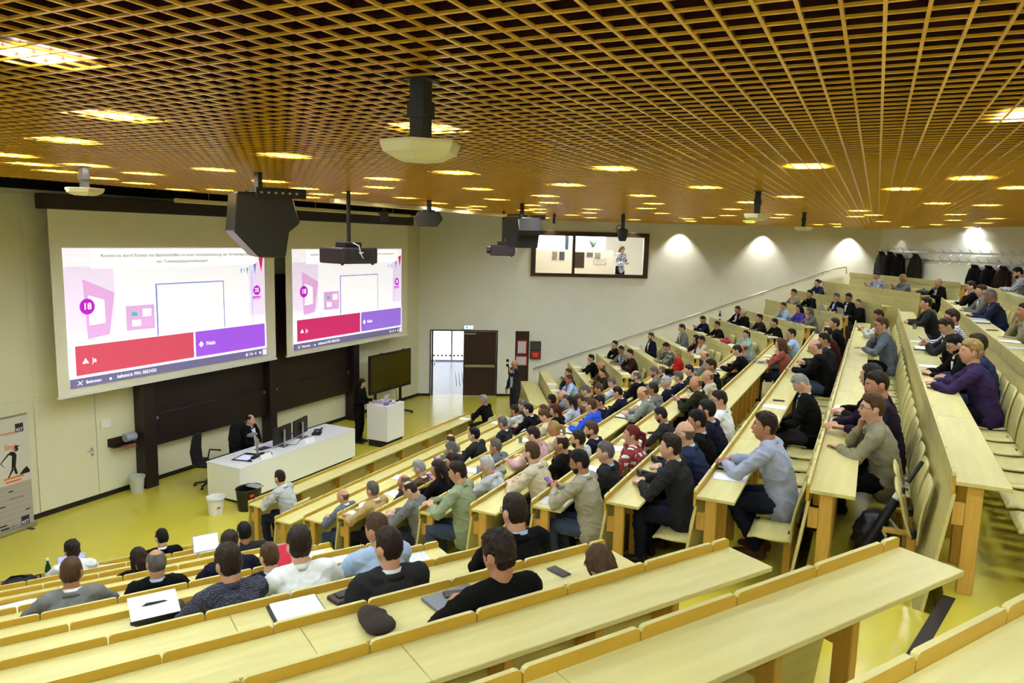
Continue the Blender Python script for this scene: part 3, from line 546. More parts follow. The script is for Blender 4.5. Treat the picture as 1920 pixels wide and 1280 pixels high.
# exit sign, switches
t = link('exit_sign', None); t.matrix_world = md @ Matrix.Translation((1.55, -0.06, 2.30)); tag(t, 'small lit green and white exit sign above the door', 'exit sign')
MB().box(-0.15, 0.15, -0.03, 0.05, -0.06, 0.06).obj('housing', white_lam, t); MB().box(-0.14, 0.14, -0.034, -0.031, -0.05, 0.045).obj('lit_face', em('exit white', (0.9, 1, 0.97, 1), 3.0), t)
eg = em('exit green', S(0, 150, 110), 1.2); MB().box(0.02, 0.09, -0.037, -0.035, -0.045, 0.03).obj('doorway_sign', eg, t); MB().box(-0.09, -0.04, -0.037, -0.035, -0.045, 0.0).obj('arrow_sign', eg, t)
for i, (x, z, m) in enumerate(((0.24, 1.38, white_lam), (0.24, 1.2, black_m), (0.24, 1.04, black_m), (0.25, 0.26, black_m))):
    t = link('wall_switch', MB().box(-0.045, 0.045, -0.012, 0, -0.045, 0.045).box(-0.03, 0.03, -0.018, -0.012, -0.03, 0.03).mesh('wall_switch', m)); t.matrix_world = md @ Matrix.Translation((x, 0, z)); tag(t, ['white wall plate above two dark switches beside the door', 'upper dark wall switch beside the door', 'lower dark wall switch beside the door', 'dark wall socket near the floor beside the door'][i], 'switch')
struct(link('baseboard_door', MB().box(0, 0.58, -0.015, 0, 0, 0.08).box(2.8, DL, -0.015, 0, 0, 0.08).mesh('baseboard_door', rubber))).matrix_world = md
# ------------------------------------------------------------------ right wall (frame mr: x from WR1 towards WR0, y outwards)
t = struct(link('door_4', None)); t.matrix_world = mr
MB().box(11.90, 12.38, -0.03, 0.0, 0.0, 2.13).obj('door_leaf', dark_brown, t)
red_f = mat('red poster frame', S(190, 35, 40), 0.5)
for i, (x0, x1, z0, z1) in enumerate(((11.97, 12.31, 1.36, 1.82), (11.95, 12.36, 0.96, 1.30))):
    p = link('notice_poster', None); p.matrix_world = mr; tag(p, ['red framed notice on the dark panel, the upper one', 'red framed plan on the dark panel, the lower one'][i], 'notice')
    MB().box(x0, x1, -0.045, -0.031, z0, z1).obj('frame', red_f, p); MB().box(x0+0.035, x1-0.035, -0.048, -0.0451, z0+0.035, z1-0.035).obj('sheet', paper_g, p)
p = link('fire_cabinet', None); p.matrix_world = mr; tag(p, 'dark and red fire alarm cabinet on the wall beside the dark panel', 'fire cabinet')
MB().box(11.50, 11.86, -0.10, -0.001, 1.20, 1.80).obj('cabinet_box', dark_brown, p, bevel=0.006); MB().box(11.53, 11.83, -0.106, -0.101, 1.23, 1.47).obj('red_door', red_f, p); MB().box(11.53, 11.83, -0.106, -0.101, 1.52, 1.77).obj('glass_window', mat('dark glass', S(80, 80, 78), 0.1), p)
for j, (w, z) in enumerate(((0.16, 1.38), (0.13, 1.31))): MB().box(11.68-w/2, 11.68+w/2, -0.108, -0.1061, z-0.022, z+0.022).obj('faded_label', mat('faded red label', S(232, 120, 96), 0.5), p)
# handrail
p = link('handrail', None); p.matrix_world = mr; tag(p, 'long slanting steel handrail along the plaster wall', 'handrail')
MB().tube([(11.74, -0.09, 0.87), (1.60, -0.09, 4.45), (1.15, -0.09, 4.52), (1.12, -0.09, 4.30)], 0.022, 10).obj('rail', steel, p, smooth=True)
for i in range(10):
    x = 11.2-i*1.03; z = 0.87+(11.74-x)/(11.74-1.6)*(4.45-0.87); MB().tube([(x, -0.09, z-0.02), (x, -0.08, z-0.07), (x, 0.0, z-0.09)], 0.008, 8).obj('bracket', steel, p)
# control room window
wd3 = struct(link('window_2', None)); wd3.matrix_world = mr; fb = mat('dark window frame', S(60, 38, 26), 0.4)
for a in ((7.98, 8.14, -0.04, 0.15, 3.98, 5.47), (11.76, 11.92, -0.04, 0.15, 3.98, 5.47), (8.14, 11.76, -0.04, 0.15, 5.33, 5.47), (8.14, 11.76, -0.04, 0.15, 3.98, 4.09), (10.45, 10.53, -0.02, 0.12, 4.09, 5.33)): MB().box(*a).obj('window_frame', fb, wd3)
glass = mat('clear pane', (0.95, 0.97, 0.97, 1), 0.02, trans=1.0, ior=1.08, spec=0.3)
for a, b in ((8.14, 10.45), (10.53, 11.76)): MB().box(a, b, 0.05, 0.056, 4.09, 5.33).obj('pane', glass, wd3)
rm = struct(link('wall_control_room', None)); rm.matrix_world = mr; cr = mat('control room wall', S(226, 220, 204), 0.8); cb = mat('control room window glow', S(190, 215, 245), 0.8, emit=1.6, ecol=S(190, 215, 245))
MB().box(6.0, 13.5, 0.16, 4.5, 3.3, 3.38).obj('room_floor', cr, rm); MB().box(6.0, 13.5, 0.16, 4.5, 6.3, 6.4).obj('room_ceiling', cr, rm); MB().box(6.0, 6.1, 0.16, 4.5, 3.38, 6.3).obj('room_wall', cr, rm); MB().box(13.4, 13.5, 0.16, 4.5, 3.38, 6.3).obj('room_wall', cr, rm); MB().box(6.0, 13.5, 4.4, 4.5, 3.38, 6.3).obj('room_wall', cr, rm)
bl = MB().box(8.9, 13.2, 1.3, 1.36, 3.38, 4.86).obj('partition', mat('pin board cream', S(226, 214, 192), 0.8), rm)
for a, b in ((8.6, 9.8), (9.95, 11.3), (11.4, 13.2)): MB().box(a, b, 4.36, 4.399, 4.6, 6.0).obj('outer_window', cb, rm)
post = [(9.15, 9.6, 4.38, 4.60, S(215, 205, 185)), (9.62, 9.84, 4.62, 4.78, S(110, 105, 110)), (9.35, 9.55, 4.55, 4.78, S(160, 150, 130)), (9.92, 10.32, 4.24, 4.78, S(58, 44, 28)), (10.62, 10.80, 4.5, 4.78, S(80, 80, 90)), (10.88, 11.05, 4.5, 4.78, S(150, 130, 120)), (11.75, 12.0, 4.55, 4.8, S(190, 190, 190)), (12.05, 12.35, 4.25, 4.8, S(150, 205, 185))]
for i, (a, b, c, d, col) in enumerate(post): MB().box(a, b, 1.285, 1.299, c, d).obj('pinned_sheet', mat('pinned sheet %d' % i, col, 0.7, var=0.3, vscale=12), bl)
for a, b, c, d, col in ((9.35, 9.7, 4.88, 5.15, S(240, 240, 245)), (10.0, 10.3, 4.87, 5.3, S(235, 225, 205)), (10.45, 10.55, 4.87, 5.5, S(70, 70, 80)), (11.0, 11.3, 4.87, 5.25, S(225, 225, 235)), (11.9, 12.2, 4.87, 5.3, S(120, 130, 170)), (12.4, 12.6, 4.87, 5.5, S(50, 50, 60))): MB().box(a, b, 1.6, 1.75, 3.4, d).obj('shelf_unit', mat('shelf %d' % int(a*100), col, 0.7), rm)
pt = MB(); 
for i in range(14):
    a = i*2.4; pt.tube([(9.6, 1.45, 4.9), (9.6+0.06*cos(a), 1.45+0.06*sin(a), 5.05), (9.6+0.16*cos(a), 1.45+0.16*sin(a), 5.22+0.02*(i % 3))], [0.004, 0.012, 0.003], 6)
pp = link('potted_plant', None); pp.matrix_world = mr; tag(pp, 'spiky green potted plant behind the control room glass', 'plant'); pt.obj('leaves', mat('plant green', S(70, 110, 60), 0.6), pp); MB().lathe([(0.06, 4.862), (0.08, 4.96)], 14, mtx=Matrix.Translation((9.6, 1.45, 0))).obj('pot', white_lam, pp)
bb = MB().box(-0.09, 0.09, -0.06, 0.06, 3.381, 4.861); tag(link('plant_stand', bb.mesh('plant_stand', cr)), 'narrow cream plinth under the potted plant behind the glass', 'plinth').matrix_world = mr @ Matrix.Translation((9.6, 1.45, 0))
lc = bpy.data.lights.new('control_room_light', 'AREA'); lc.energy = 130; lc.size = 3.5; lc.size_y = 2.0; lc.shape = 'RECTANGLE'; lo = bpy.data.objects.new('control_room_light', lc); COL.objects.link(lo); lo.matrix_world = mr @ Matrix.Translation((10.0, 1.0, 6.2))
# wall-washing spots along right and back walls
def spot(p, e, ang=75, tgt=None, col=(1, 0.97, 0.9)):
    l = bpy.data.lights.new('wall_washer_beam', 'SPOT'); l.energy = e; l.spot_size = radians(ang); l.spot_blend = 0.6; l.shadow_soft_size = 0.04; l.color = col
    o = bpy.data.objects.new('wall_washer_beam', l); COL.objects.link(o); o.location = p; d = (Vector(tgt)-Vector(p)).normalized(); o.rotation_euler = d.to_track_quat('-Z', 'Y').to_euler(); return o
def washer(mtx, x, off, e, label, ang=92):
    t = link('wall_washer', None); t.matrix_world = mtx @ Matrix.Translation((x, -off, CEIL)); tag(t, label, 'spotlight')
    MB().lathe([(0.05, -0.03), (0.055, 0.0), (0.055, 0.08), (0.04, 0.09)], 14).obj('housing', white_lam, t)
    p = mtx @ Vector((x, -off, CEIL-0.04)); q = mtx @ Vector((x, -off*0.55, CEIL-2.0)); spot(p, e, ang, q)
for x, e, n in ((8.55, 45, 'beside the control room window'), (6.95, 105, 'second from the control room window'), (4.1, 100, 'half way along the plaster wall'), (1.1, 125, 'above the top of the handrail'), (11.3, 45, 'above the control room window')): washer(mr, x, 0.32, e, 'small recessed spotlight washing the plaster wall, '+n)
for x, n in ((mbk.inverted() @ Vector((23.81, -2.64, 0))).x, 'above the coat hooks'), ((mbk.inverted() @ Vector((27.2, -0.7, 0))).x, 'in the corner above the dark coats'): washer(mbk, x, 0.32, 24 if 'hooks' in n else 8, 'small recessed spotlight on the back wall, '+n)
# ------------------------------------------------------------------ gear hanging from the ceiling
cream_pl = mat('cream plastic', S(226, 214, 170), 0.45)
def hang(name, label, cat, x, y, group=None): return thing(name, label, cat, (x, y, CEIL), 0, group)
def hexpanel(x, y, drop, label, r=0.18, rot=0.3, pw=0.032):
    t = hang('ceiling_access_point', label, 'access point', x, y, 'flat white antennas on poles')
    MB().lathe([(0.55*r, -drop-0.075), (0.92*r, -drop-0.045), (r, -drop-0.012), (r, -drop)], 6, mtx=Matrix.Rotation(rot, 4, 'Z') @ Matrix.Scale(1.0, 4)).obj('antenna_panel', cream_pl, t)
    MB().box(-pw, pw, -pw, pw, -drop, 0.02).obj('pole', black_m, t); MB().box(-pw*1.7, pw*1.7, -pw*1.7, pw*1.7, -0.006, 0.0).obj('ceiling_plate', black_m, t); MB().box(-pw*1.25, pw*1.25, -pw*1.25, pw*1.25, -drop*0.62, -drop*0.35).obj('pole_sleeve', black_m, t)
hexpanel(2.58, 1.69, 0.245, 'large pale hexagonal antenna panel on a black pole, nearest the camera', 0.168, 0.35)
hexpanel(4.95, 7.3, 0.22, 'pale hexagonal antenna panel hanging above the left projection screen', 0.19, 0.1)
hexpanel(9.15, 1.3, 0.265, 'pale hexagonal antenna panel on a pole beside the far plaster wall, the nearer one', 0.17, 0.2); hexpanel(15.02, 1.28, 0.27, 'small pale antenna panel on a pole, farthest along the plaster wall', 0.17, 0.4)
spk = mat('black speaker shell', S(30, 25, 22), 0.32); spk_g = mat('speaker grille', S(18, 14, 12), 0.7, bump=0.4, bscale=400)
def speaker(x, y, drop, yaw, label, sc=1.0, small=False):
    t = hang('loudspeaker', label, 'loudspeaker', x, y, 'loudspeakers under the ceiling')
    mtx = Matrix.Translation((0, 0, -drop)) @ Matrix.Rotation(yaw, 4, 'Z') @ Matrix.Scale(sc, 4)
    def prof(pts, x0, x1, m, name, bev=0.012):
        mm = mtx @ Matrix(((0, 0, 1, 0), (1, 0, 0, 0), (0, 1, 0, 0), (0, 0, 0, 1)))
        return MB().prism(pts, x0, x1, mtx=mm).obj(name, m, t, bevel=bev)
    if small:
        prof([(0.2, 0), (-0.2, 0), (-0.27, -0.12), (-0.2, -0.28), (0.16, -0.28), (0.27, -0.14)], -0.24, 0.24, spk, 'cabinet'); 
    else:
        prof([(0.28, 0.0), (-0.26, 0.0), (-0.30, -0.40), (-0.06, -0.66), (0.20, -0.66), (0.24, -0.4), (0.36, -0.30)], -0.30, 0.30, spk, 'cabinet')
        prof([(0.285, -0.02), (0.365, -0.29), (0.25, -0.39), (0.21, -0.64), (0.20, -0.64), (0.23, -0.39), (0.34, -0.30), (0.27, -0.02)], -0.28, 0.28, spk_g, 'grille', 0.0)
        for s in (-1, 1):
            br = MB().box(-0.02+0.31*s, 0.02+0.31*s, -0.08, 0.42, 0.0, 0.10, mtx=mtx @ Matrix.Translation((0, 0, -0.05))).obj('rigging_bracket', black_m, t)
            for i in range(6): MB().box(-0.001+0.333*s, 0.001+0.333*s, -0.04+i*0.07, -0.015+i*0.07, 0.04, 0.06, mtx=mtx @ Matrix.Translation((0, 0, -0.05))).obj('bracket_hole', mat('bracket hole pale', S(200, 190, 160), 0.5), br)
    MB().box(-0.03, 0.03, -0.03, 0.03, -drop-0.03, 0.0).obj('pole', black_m, t)
    MB().box(-0.1, 0.1, -0.06, 0.06, -drop-0.03, -drop+0.035).obj('clamp', black_m, t)
speaker(5.92, 5.9, 0.22, radians(-125), 'big black loudspeaker hanging in front of the left screen', 1.0)
speaker(11.0, 7.02, 0.20, radians(-150), 'small black loudspeaker hanging over the right screen edge', 0.9, True)
speaker(11.98, 5.7, 0.24, radians(150), 'black loudspeaker hanging left of the control room window', 0.82)
def projector(x, y, drop, label, yaw=0.0, sc=1.0):
    t = hang('projector', label, 'projector', x, y, 'ceiling projectors')
    R = Matrix.Rotation(yaw, 4, 'Z') @ Matrix.Scale(sc, 4)
    D = Matrix.Translation((0, 0, -drop)) @ R
    MB().box(-0.33, 0.33, -0.27, 0.27, -0.26, -0.03, mtx=D).obj('projector_body', mat('projector dark shell', S(44, 34, 40), 0.4), t, bevel=0.02); MB().box(-0.15, 0.15, -0.12, 0.12, -0.03, 0.05, mtx=D).obj('mount', black_m, t, bevel=0.01)
    MB().lathe([(0.075, 0), (0.075, 0.09), (0.05, 0.09), (0.05, 0.04)], 20, mtx=D @ Matrix.Translation((0.08, 0.27, -0.15)) @ Matrix.Rotation(-pi/2, 4, 'X')).obj('lens', scr_dark, t); MB().box(-0.22, 0.2, -0.275, -0.271, -0.2, -0.07, mtx=D).obj('connector_plate', mat('connector plate', S(28, 24, 26), 0.6), t)
    MB().box(-0.04, 0.04, -0.278, -0.2751, -0.11, -0.09, mtx=D).obj('label', paper, t); MB().tube([D @ Vector(p) for p in ((0.0, -0.06, 0.05), (-0.06, -0.3, 0.0), (-0.05, -0.33, -0.12), (0.03, -0.29, -0.18))], 0.008, 6).obj('cable', white_lam, t)
    for a in (-0.28, 0.28): MB().lathe([(0.02, -0.28), (0.02, -0.26)], 10, mtx=D @ Matrix.Translation((a, -0.2, 0))).obj('foot', black_m, t)
    MB().tube([(0, 0, -drop+0.03), (0, 0, 0.02)], 0.03, 12, round_cap=False).obj('pole', black_m, t)
projector(8.71, 6.94, 0.78, 'dark projector on a long pole in front of the right screen', radians(-12), 1.0); projector(15.6, 7.9, 0.75, 'dark projector on a long pole left of the corner, beside a loudspeaker', radians(25), 1.05)
lampw = mat('linear lamp housing', S(222, 206, 150), 0.4)
for i, (x0, x1, y, z) in enumerate(((8.9, 15.9, 10.75, 5.70), (9.2, 16.3, 7.65, 5.71))):
    t = thing('linear_light', ['long slim pale light bar close to the screen cases', 'long slim pale light bar behind the projector poles'][i], 'light bar', ((x0+x1)/2, y, z), 0, 'linear light bars'); L = x1-x0
    MB().box(-L/2, L/2, -0.05, 0.05, -0.035, 0.035).obj('housing', lampw, t, bevel=0.006); 
    for s in (-0.4, 0, 0.4): MB().tube([(s*L, 0, 0.03), (s*L, 0, (CEIL if i else 6.6)-z)], 0.004, 6).obj('suspension_wire', steel, t)
def ptz(x, y, drop, label, s=1.0):
    t = hang('ceiling_camera', label, 'camera', x, y); MB().box(-0.035, 0.035, -0.035, 0.035, -drop, 0.02).obj('pole', black_m, t); MB().lathe([(0.07*s, -drop-0.26*s), (0.10*s, -drop-0.2*s), (0.125*s, -drop), (0.06*s, -drop+0.03)], 14).obj('camera_body', black_m, t)
    MB().tube([(0.0, 0, -drop+0.08), (-0.06, 0.10, -drop+0.1), (-0.08, 0.14, -drop), (-0.02, 0.1, -drop-0.06)], 0.01, 6).obj('cable', black_m, t)
ptz(16.56, 5.3, 0.36, 'black ceiling camera on a short pole right of the control room window'); ptz(13.4, 9.7, 0.12, 'small black stage camera under the light bar above the right screen', 0.8)
t = hang('ceiling_pole', 'short black pole below the ceiling above the control room window', 'pole', 16.94, 7.18); MB().box(-0.03, 0.03, -0.03, 0.03, -0.2, 0.02).obj('shaft', black_m, t); MB().lathe([(0.05, -0.23), (0.04, -0.2)], 12).obj('tip', black_m, t)
# ------------------------------------------------------------------ coat rails and coats on the back wall (frame mbk: x grows towards WR1)
def bkx(s): return Lb-s
for i, (s0, s1, z) in enumerate(((0.25, 8.0, 5.10), (1.4, 8.0, 4.86))):
    t = link('coat_rail', None); t.matrix_world = mbk; tag(t, ['upper steel coat rail with hooks on the back wall', 'lower steel coat rail with hooks on the back wall'][i], 'coat rail')
    MB().box(bkx(s1), bkx(s0), -0.07, -0.04, z-0.025, z+0.025).obj('rail', steel, t)
    for j in range(int((s1-s0)/0.4)):
        x = bkx(s0+0.1+j*0.4); MB().tube([(x, -0.05, z+0.015), (x, -0.16, z+0.10), (x, -0.19, z+0.13)], 0.005, 6).tube([(x, -0.16, z+0.10), (x, -0.07, z-0.02), (x, -0.15, z-0.09), (x, -0.19, z-0.07)], 0.005, 6).obj('hook', steel, t)
    for j in range(5): x = bkx(s0+0.3+j*(s1-s0-0.6)/4); MB().box(x-0.02, x+0.02, -0.045, 0.0, z-0.02, z+0.02).obj('wall_bracket', steel, t)
def coat(s, ztop, h, w, m, label, seed):
    random.seed(seed); mb = MB(); pts = []; rd = []
    prof = [(0.0, 0.10, 0.05), (0.04, 0.30, 0.09), (0.12, 0.62, 0.13), (0.22, 0.82, 0.15), (0.45, 0.90, 0.15), (0.7, 0.96, 0.16), (0.9, 1.0, 0.16), (1.0, 0.98, 0.15)]
    for a, b, d in prof: pts.append((random.uniform(-0.01, 0.01), -0.20, -a*h)); rd.append((b*w/2, d))
    mb.tube(pts, rd, 28, side=(1, 0, 0)); me = mb.mesh('coat_body', m, True)
    for v in me.vertices: v.co += Vector((0, -0.02*sin(v.co.x*60+v.co.z*3+seed), 0))*min(1, -v.co.z*3)
    t = link('coat', None); t.matrix_world = mbk @ Matrix.Translation((bkx(s), 0, ztop)); tag(t, label, 'coat', 'coats on the rails'); link('coat_body', me, t)
    for sg in (-1, 1): MB().tube([(sg*w*0.36, -0.2, -0.14*h), (sg*w*0.5, -0.22, -0.45*h), (sg*w*0.50, -0.24, -0.86*h)], [(0.06, 0.06), (0.065, 0.07), (0.055, 0.06)], 14).obj('sleeve', m, t, smooth=True)
    MB().tube([(-0.08, -0.20, -0.02), (0, -0.30, 0.0), (0.08, -0.20, -0.02)], 0.035, 10).obj('collar', m, t, smooth=True)
ck = mat('coat black', S(12, 10, 12), 0.8, spec=0.15); cn = mat('coat navy quilt', S(18, 17, 26), 0.6, spec=0.3); cg = mat('coat dark green', S(24, 23, 15), 0.7, spec=0.2); cbr = mat('coat brown', S(34, 20, 13), 0.7, spec=0.2)
coat(0.55, 5.05, 0.95, 0.50, cn, 'glossy dark jacket hanging nearest the corner', 1); coat(1.05, 5.05, 1.0, 0.52, ck, 'black coat hanging second from the corner', 2); coat(1.58, 5.0, 1.0, 0.46, ck, 'black coat with thick collar hanging third from the corner', 3)
coat(2.42, 5.02, 1.0, 0.50, cg, 'dark green parka hanging alone on the upper rail', 4); coat(5.12, 4.78, 0.85, 0.42, ck, 'small black coat on the lower rail, left of two bigger ones', 5); coat(5.66, 4.78, 0.9, 0.5, ck, 'big black coat with fur hood on the lower rail', 6); coat(6.2, 4.78, 0.95, 0.5, cbr, 'dark brown coat on the lower rail behind the bearded person', 7)
# ------------------------------------------------------------------ short front desk of the far block, without seats
o2, u2, b2, L2 = row('R', 2)
t = thing('front_desk', 'short wide birch desk beside the standing speaker', 'desk', (o2.x+b2.x*0.30, o2.y+b2.y*0.30, 0), facing('R'))
MB().box(0.0, L2, -0.50, 0.0, 0.74, 0.77).obj('desktop', wood, t, bevel=0.003); MB().box(0.0, L2, -0.02, 0.0, 0.001, 0.74).obj('front_panel', wood, t)
for x in (0.0, L2-0.03): MB().box(x, x+0.03, -0.48, -0.02, 0.001, 0.74).obj('side_panel', wood, t)
# ------------------------------------------------------------------ folding seats
def seat_meshes():
    mb = MB(); n = 7; vs = []; W = 0.21
    for i in range(n):
        f = i/(n-1); y = 0.17-0.34*f; z = 0.445-0.012*sin(f*pi)-(0.02*(1-f*6) if f < 1/6 else 0)
        for x in (-W, -W*0.5, 0, W*0.5, W): vs.append((x, y, z-0.006*(1-(x/W)**2)))
    vb = [(x, y, z-0.016) for x, y, z in vs]; fs = []; N = len(vs)
    for i in range(n-1):
        for j in range(4):
            a = i*5+j; fs += [(a, a+1, a+6, a+5), (N+a, N+a+5, N+a+6, N+a+1)]
    for i in range(n-1):
        a = i*5; fs += [(a, a+5, N+a+5, N+a), (a+4, N+a+4, N+a+9, a+9)]
    for j in range(4):
        fs += [(j, N+j, N+j+1, j+1), (N-5+j, N-4+j, 2*N-4+j, 2*N-5+j)]
    mb.add(vs, fs[0:0]); mb.v = []; mb.add(vs+vb, fs); s = mb.mesh('seat_board', wood, True)
    mb = MB(); vs = []
    for i in range(8):
        f = i/7; z = 0.40+0.44*f; y = -0.155-0.055*f+0.02*sin(f*pi); ww = 0.2-0.02*(f > 0.9)
        for x in (-ww, -ww/2, 0, ww/2, ww): vs.append((x, y-0.012*(1-(x/ww)**2), z))
    vb = [(x, y-0.014, z) for x, y, z in vs]; N = len(vs); fs = []
    for i in range(7):
        for j in range(4): a = i*5+j; fs += [(a, a+1, a+6, a+5), (N+a, N+a+5, N+a+6, N+a+1)]
        a = i*5; fs += [(a, a+5, N+a+5, N+a), (a+4, N+a+4, N+a+9, a+9)]
    for j in range(4): fs += [(j, N+j, N+j+1, j+1), (N-5+j, N-4+j, 2*N-4+j, 2*N-5+j)]
    mb.add(vs+vb, fs); b = mb.mesh('backrest', wood, True)
    br = MB().box(-0.03, 0.03, -0.165, -0.10, 0.001, 0.42).box(-0.03, 0.03, -0.16, 0.06, 0.395, 0.425).mesh('bracket', wood_post, bevel=0.005)
    pv = MB().lathe([(0.028, -0.04), (0.028, 0.04)], 14, mtx=Matrix.Translation((0, -0.14, 0.41)) @ Matrix.Rotation(pi/2, 4, 'Y')).mesh('pivot', black_m)
    return s, b, br, pv
SEATM = seat_meshes(); SEATS = set()
def seat(sec, k, u, folded=False):
    i = round((u-0.40)/LED); key = (sec, k, i)
    if key in SEATS or i < 0: return
    SEATS.add(key); p = at(sec, k, 0.40+i*LED, 0.565)
    t = thing('folding_seat', 'curved plywood folding seat in the %s row of the %s' % (ORD[k], SECN[sec]), 'seat', p, facing(sec), 'folding seats of the %s row, %s' % (ORD[k], SECN[sec]))
    for nm, me in zip(('seat_board', 'backrest', 'bracket', 'pivot'), SEATM):
        o = link(nm, me, t)
        if folded and nm == 'seat_board': o.matrix_local = Matrix.Translation((0, -0.12, 0.45)) @ Matrix.Rotation(radians(74), 4, 'X') @ Matrix.Translation((0, 0.17, -0.44))
    if folded: t['label'] = 'tipped-up plywood folding seat at the aisle end of the eleventh row'
for i in (0, 1): seat('M', 11, 0.40+i*LED, True)
for k, n in ((13, 26), (12, 26), (11, 24), (10, 22), (9, 10), (8, 6), (7, 4), (6, 3)):
    for i in range(n): seat('M', k, 0.40+i*LED)
# ------------------------------------------------------------------ people
def remesh(mb, voxel, name, smooth_it=3, wrinkle=0.0, seed=0, top=None):
    me = mb.mesh('tmp', void_m); o = bpy.data.objects.new('tmp', me)
    m = o.modifiers.new('r', 'REMESH'); m.mode = 'VOXEL'; m.voxel_size = voxel; m.use_smooth_shade = True
    if smooth_it:
        s = o.modifiers.new('s', 'SMOOTH'); s.factor = 0.5; s.iterations = smooth_it
    out = bake(o); bpy.data.meshes.remove(me)
    if wrinkle:
        nv = [v.normal.copy() for v in out.vertices]; off = Vector((seed*3.1, seed*1.7, 0))
        for v, n in zip(out.vertices, nv):
            p = v.co; w = noise.noise(Vector((p.x*9, p.y*9, p.z*16))+off)+0.5*noise.noise(Vector((p.x*22, p.y*22, p.z*30))+off)
            f = 1-abs(noise.noise(Vector((p.x*7+p.z*4, p.y*7-p.z*3, p.z*11))+off))*2.2; v.co = p+n*(w*wrinkle*0.8+max(0, f)**3*wrinkle*1.3)
    out.name = name; out.materials.clear(); out.materials.append(None)
    out.polygons.foreach_set('use_smooth', [True]*len(out.polygons)); return out
def head_surf(n=44, m=34, off=None, feat=True):
    """head in its own frame: face towards +Y, up +Z, origin between the ears; off(p, az, el) -> outward offset"""
    vs = []; fs = []
    for j in range(m+1):
        el = -pi/2+pi*j/m*0.985+pi*0.0075
        for i in range(n):
            az = 2*pi*i/n; d = Vector((cos(el)*cos(az), cos(el)*sin(az), sin(el)))
            x = d.x*0.076; y = d.y*0.097; z = d.z*(0.118 if d.z > 0 else 0.126)
            if z < 0:
                t = -z/0.126
                x *= 1-0.26*t**1.4
                if y > 0: y = y*(1-0.10*t)+0.012*t
                else: y *= 1-0.45*t
            if feat and y > 0:
                g = lambda cx, cz, sx, sz: math.exp(-((x-cx)/sx)**2-((z-cz)/sz)**2)
                y += 0.024*g(0, -0.030, 0.012, 0.014)+0.012*g(0, -0.005, 0.010, 0.022)-0.010*(g(0.031, 0.006, 0.015, 0.011)+g(-0.031, 0.006, 0.015, 0.011))+0.005*(g(0.03, 0.027, 0.022, 0.008)+g(-0.03, 0.027, 0.022, 0.008))
                y += 0.006*g(0, -0.066, 0.022, 0.010)-0.003*g(0, -0.082, 0.02, 0.006)+0.009*g(0, -0.104, 0.024, 0.016)
            p = Vector((x, y, z))
            if off is not None:
                k = off(p, az, el); p = p+d*k
            vs.append(p)
    for j in range(m):
        for i in range(n): fs.append((j*n+i, j*n+(i+1) % n, (j+1)*n+(i+1) % n, (j+1)*n+i))
    fs.append(tuple(range(n-1, -1, -1))); fs.append(tuple(m*n+i for i in range(n)))
    return vs, fs
def sstep(a, b, x): t = max(0.0, min(1.0, (x-a)/(b-a))); return t*t*(3-2*t)
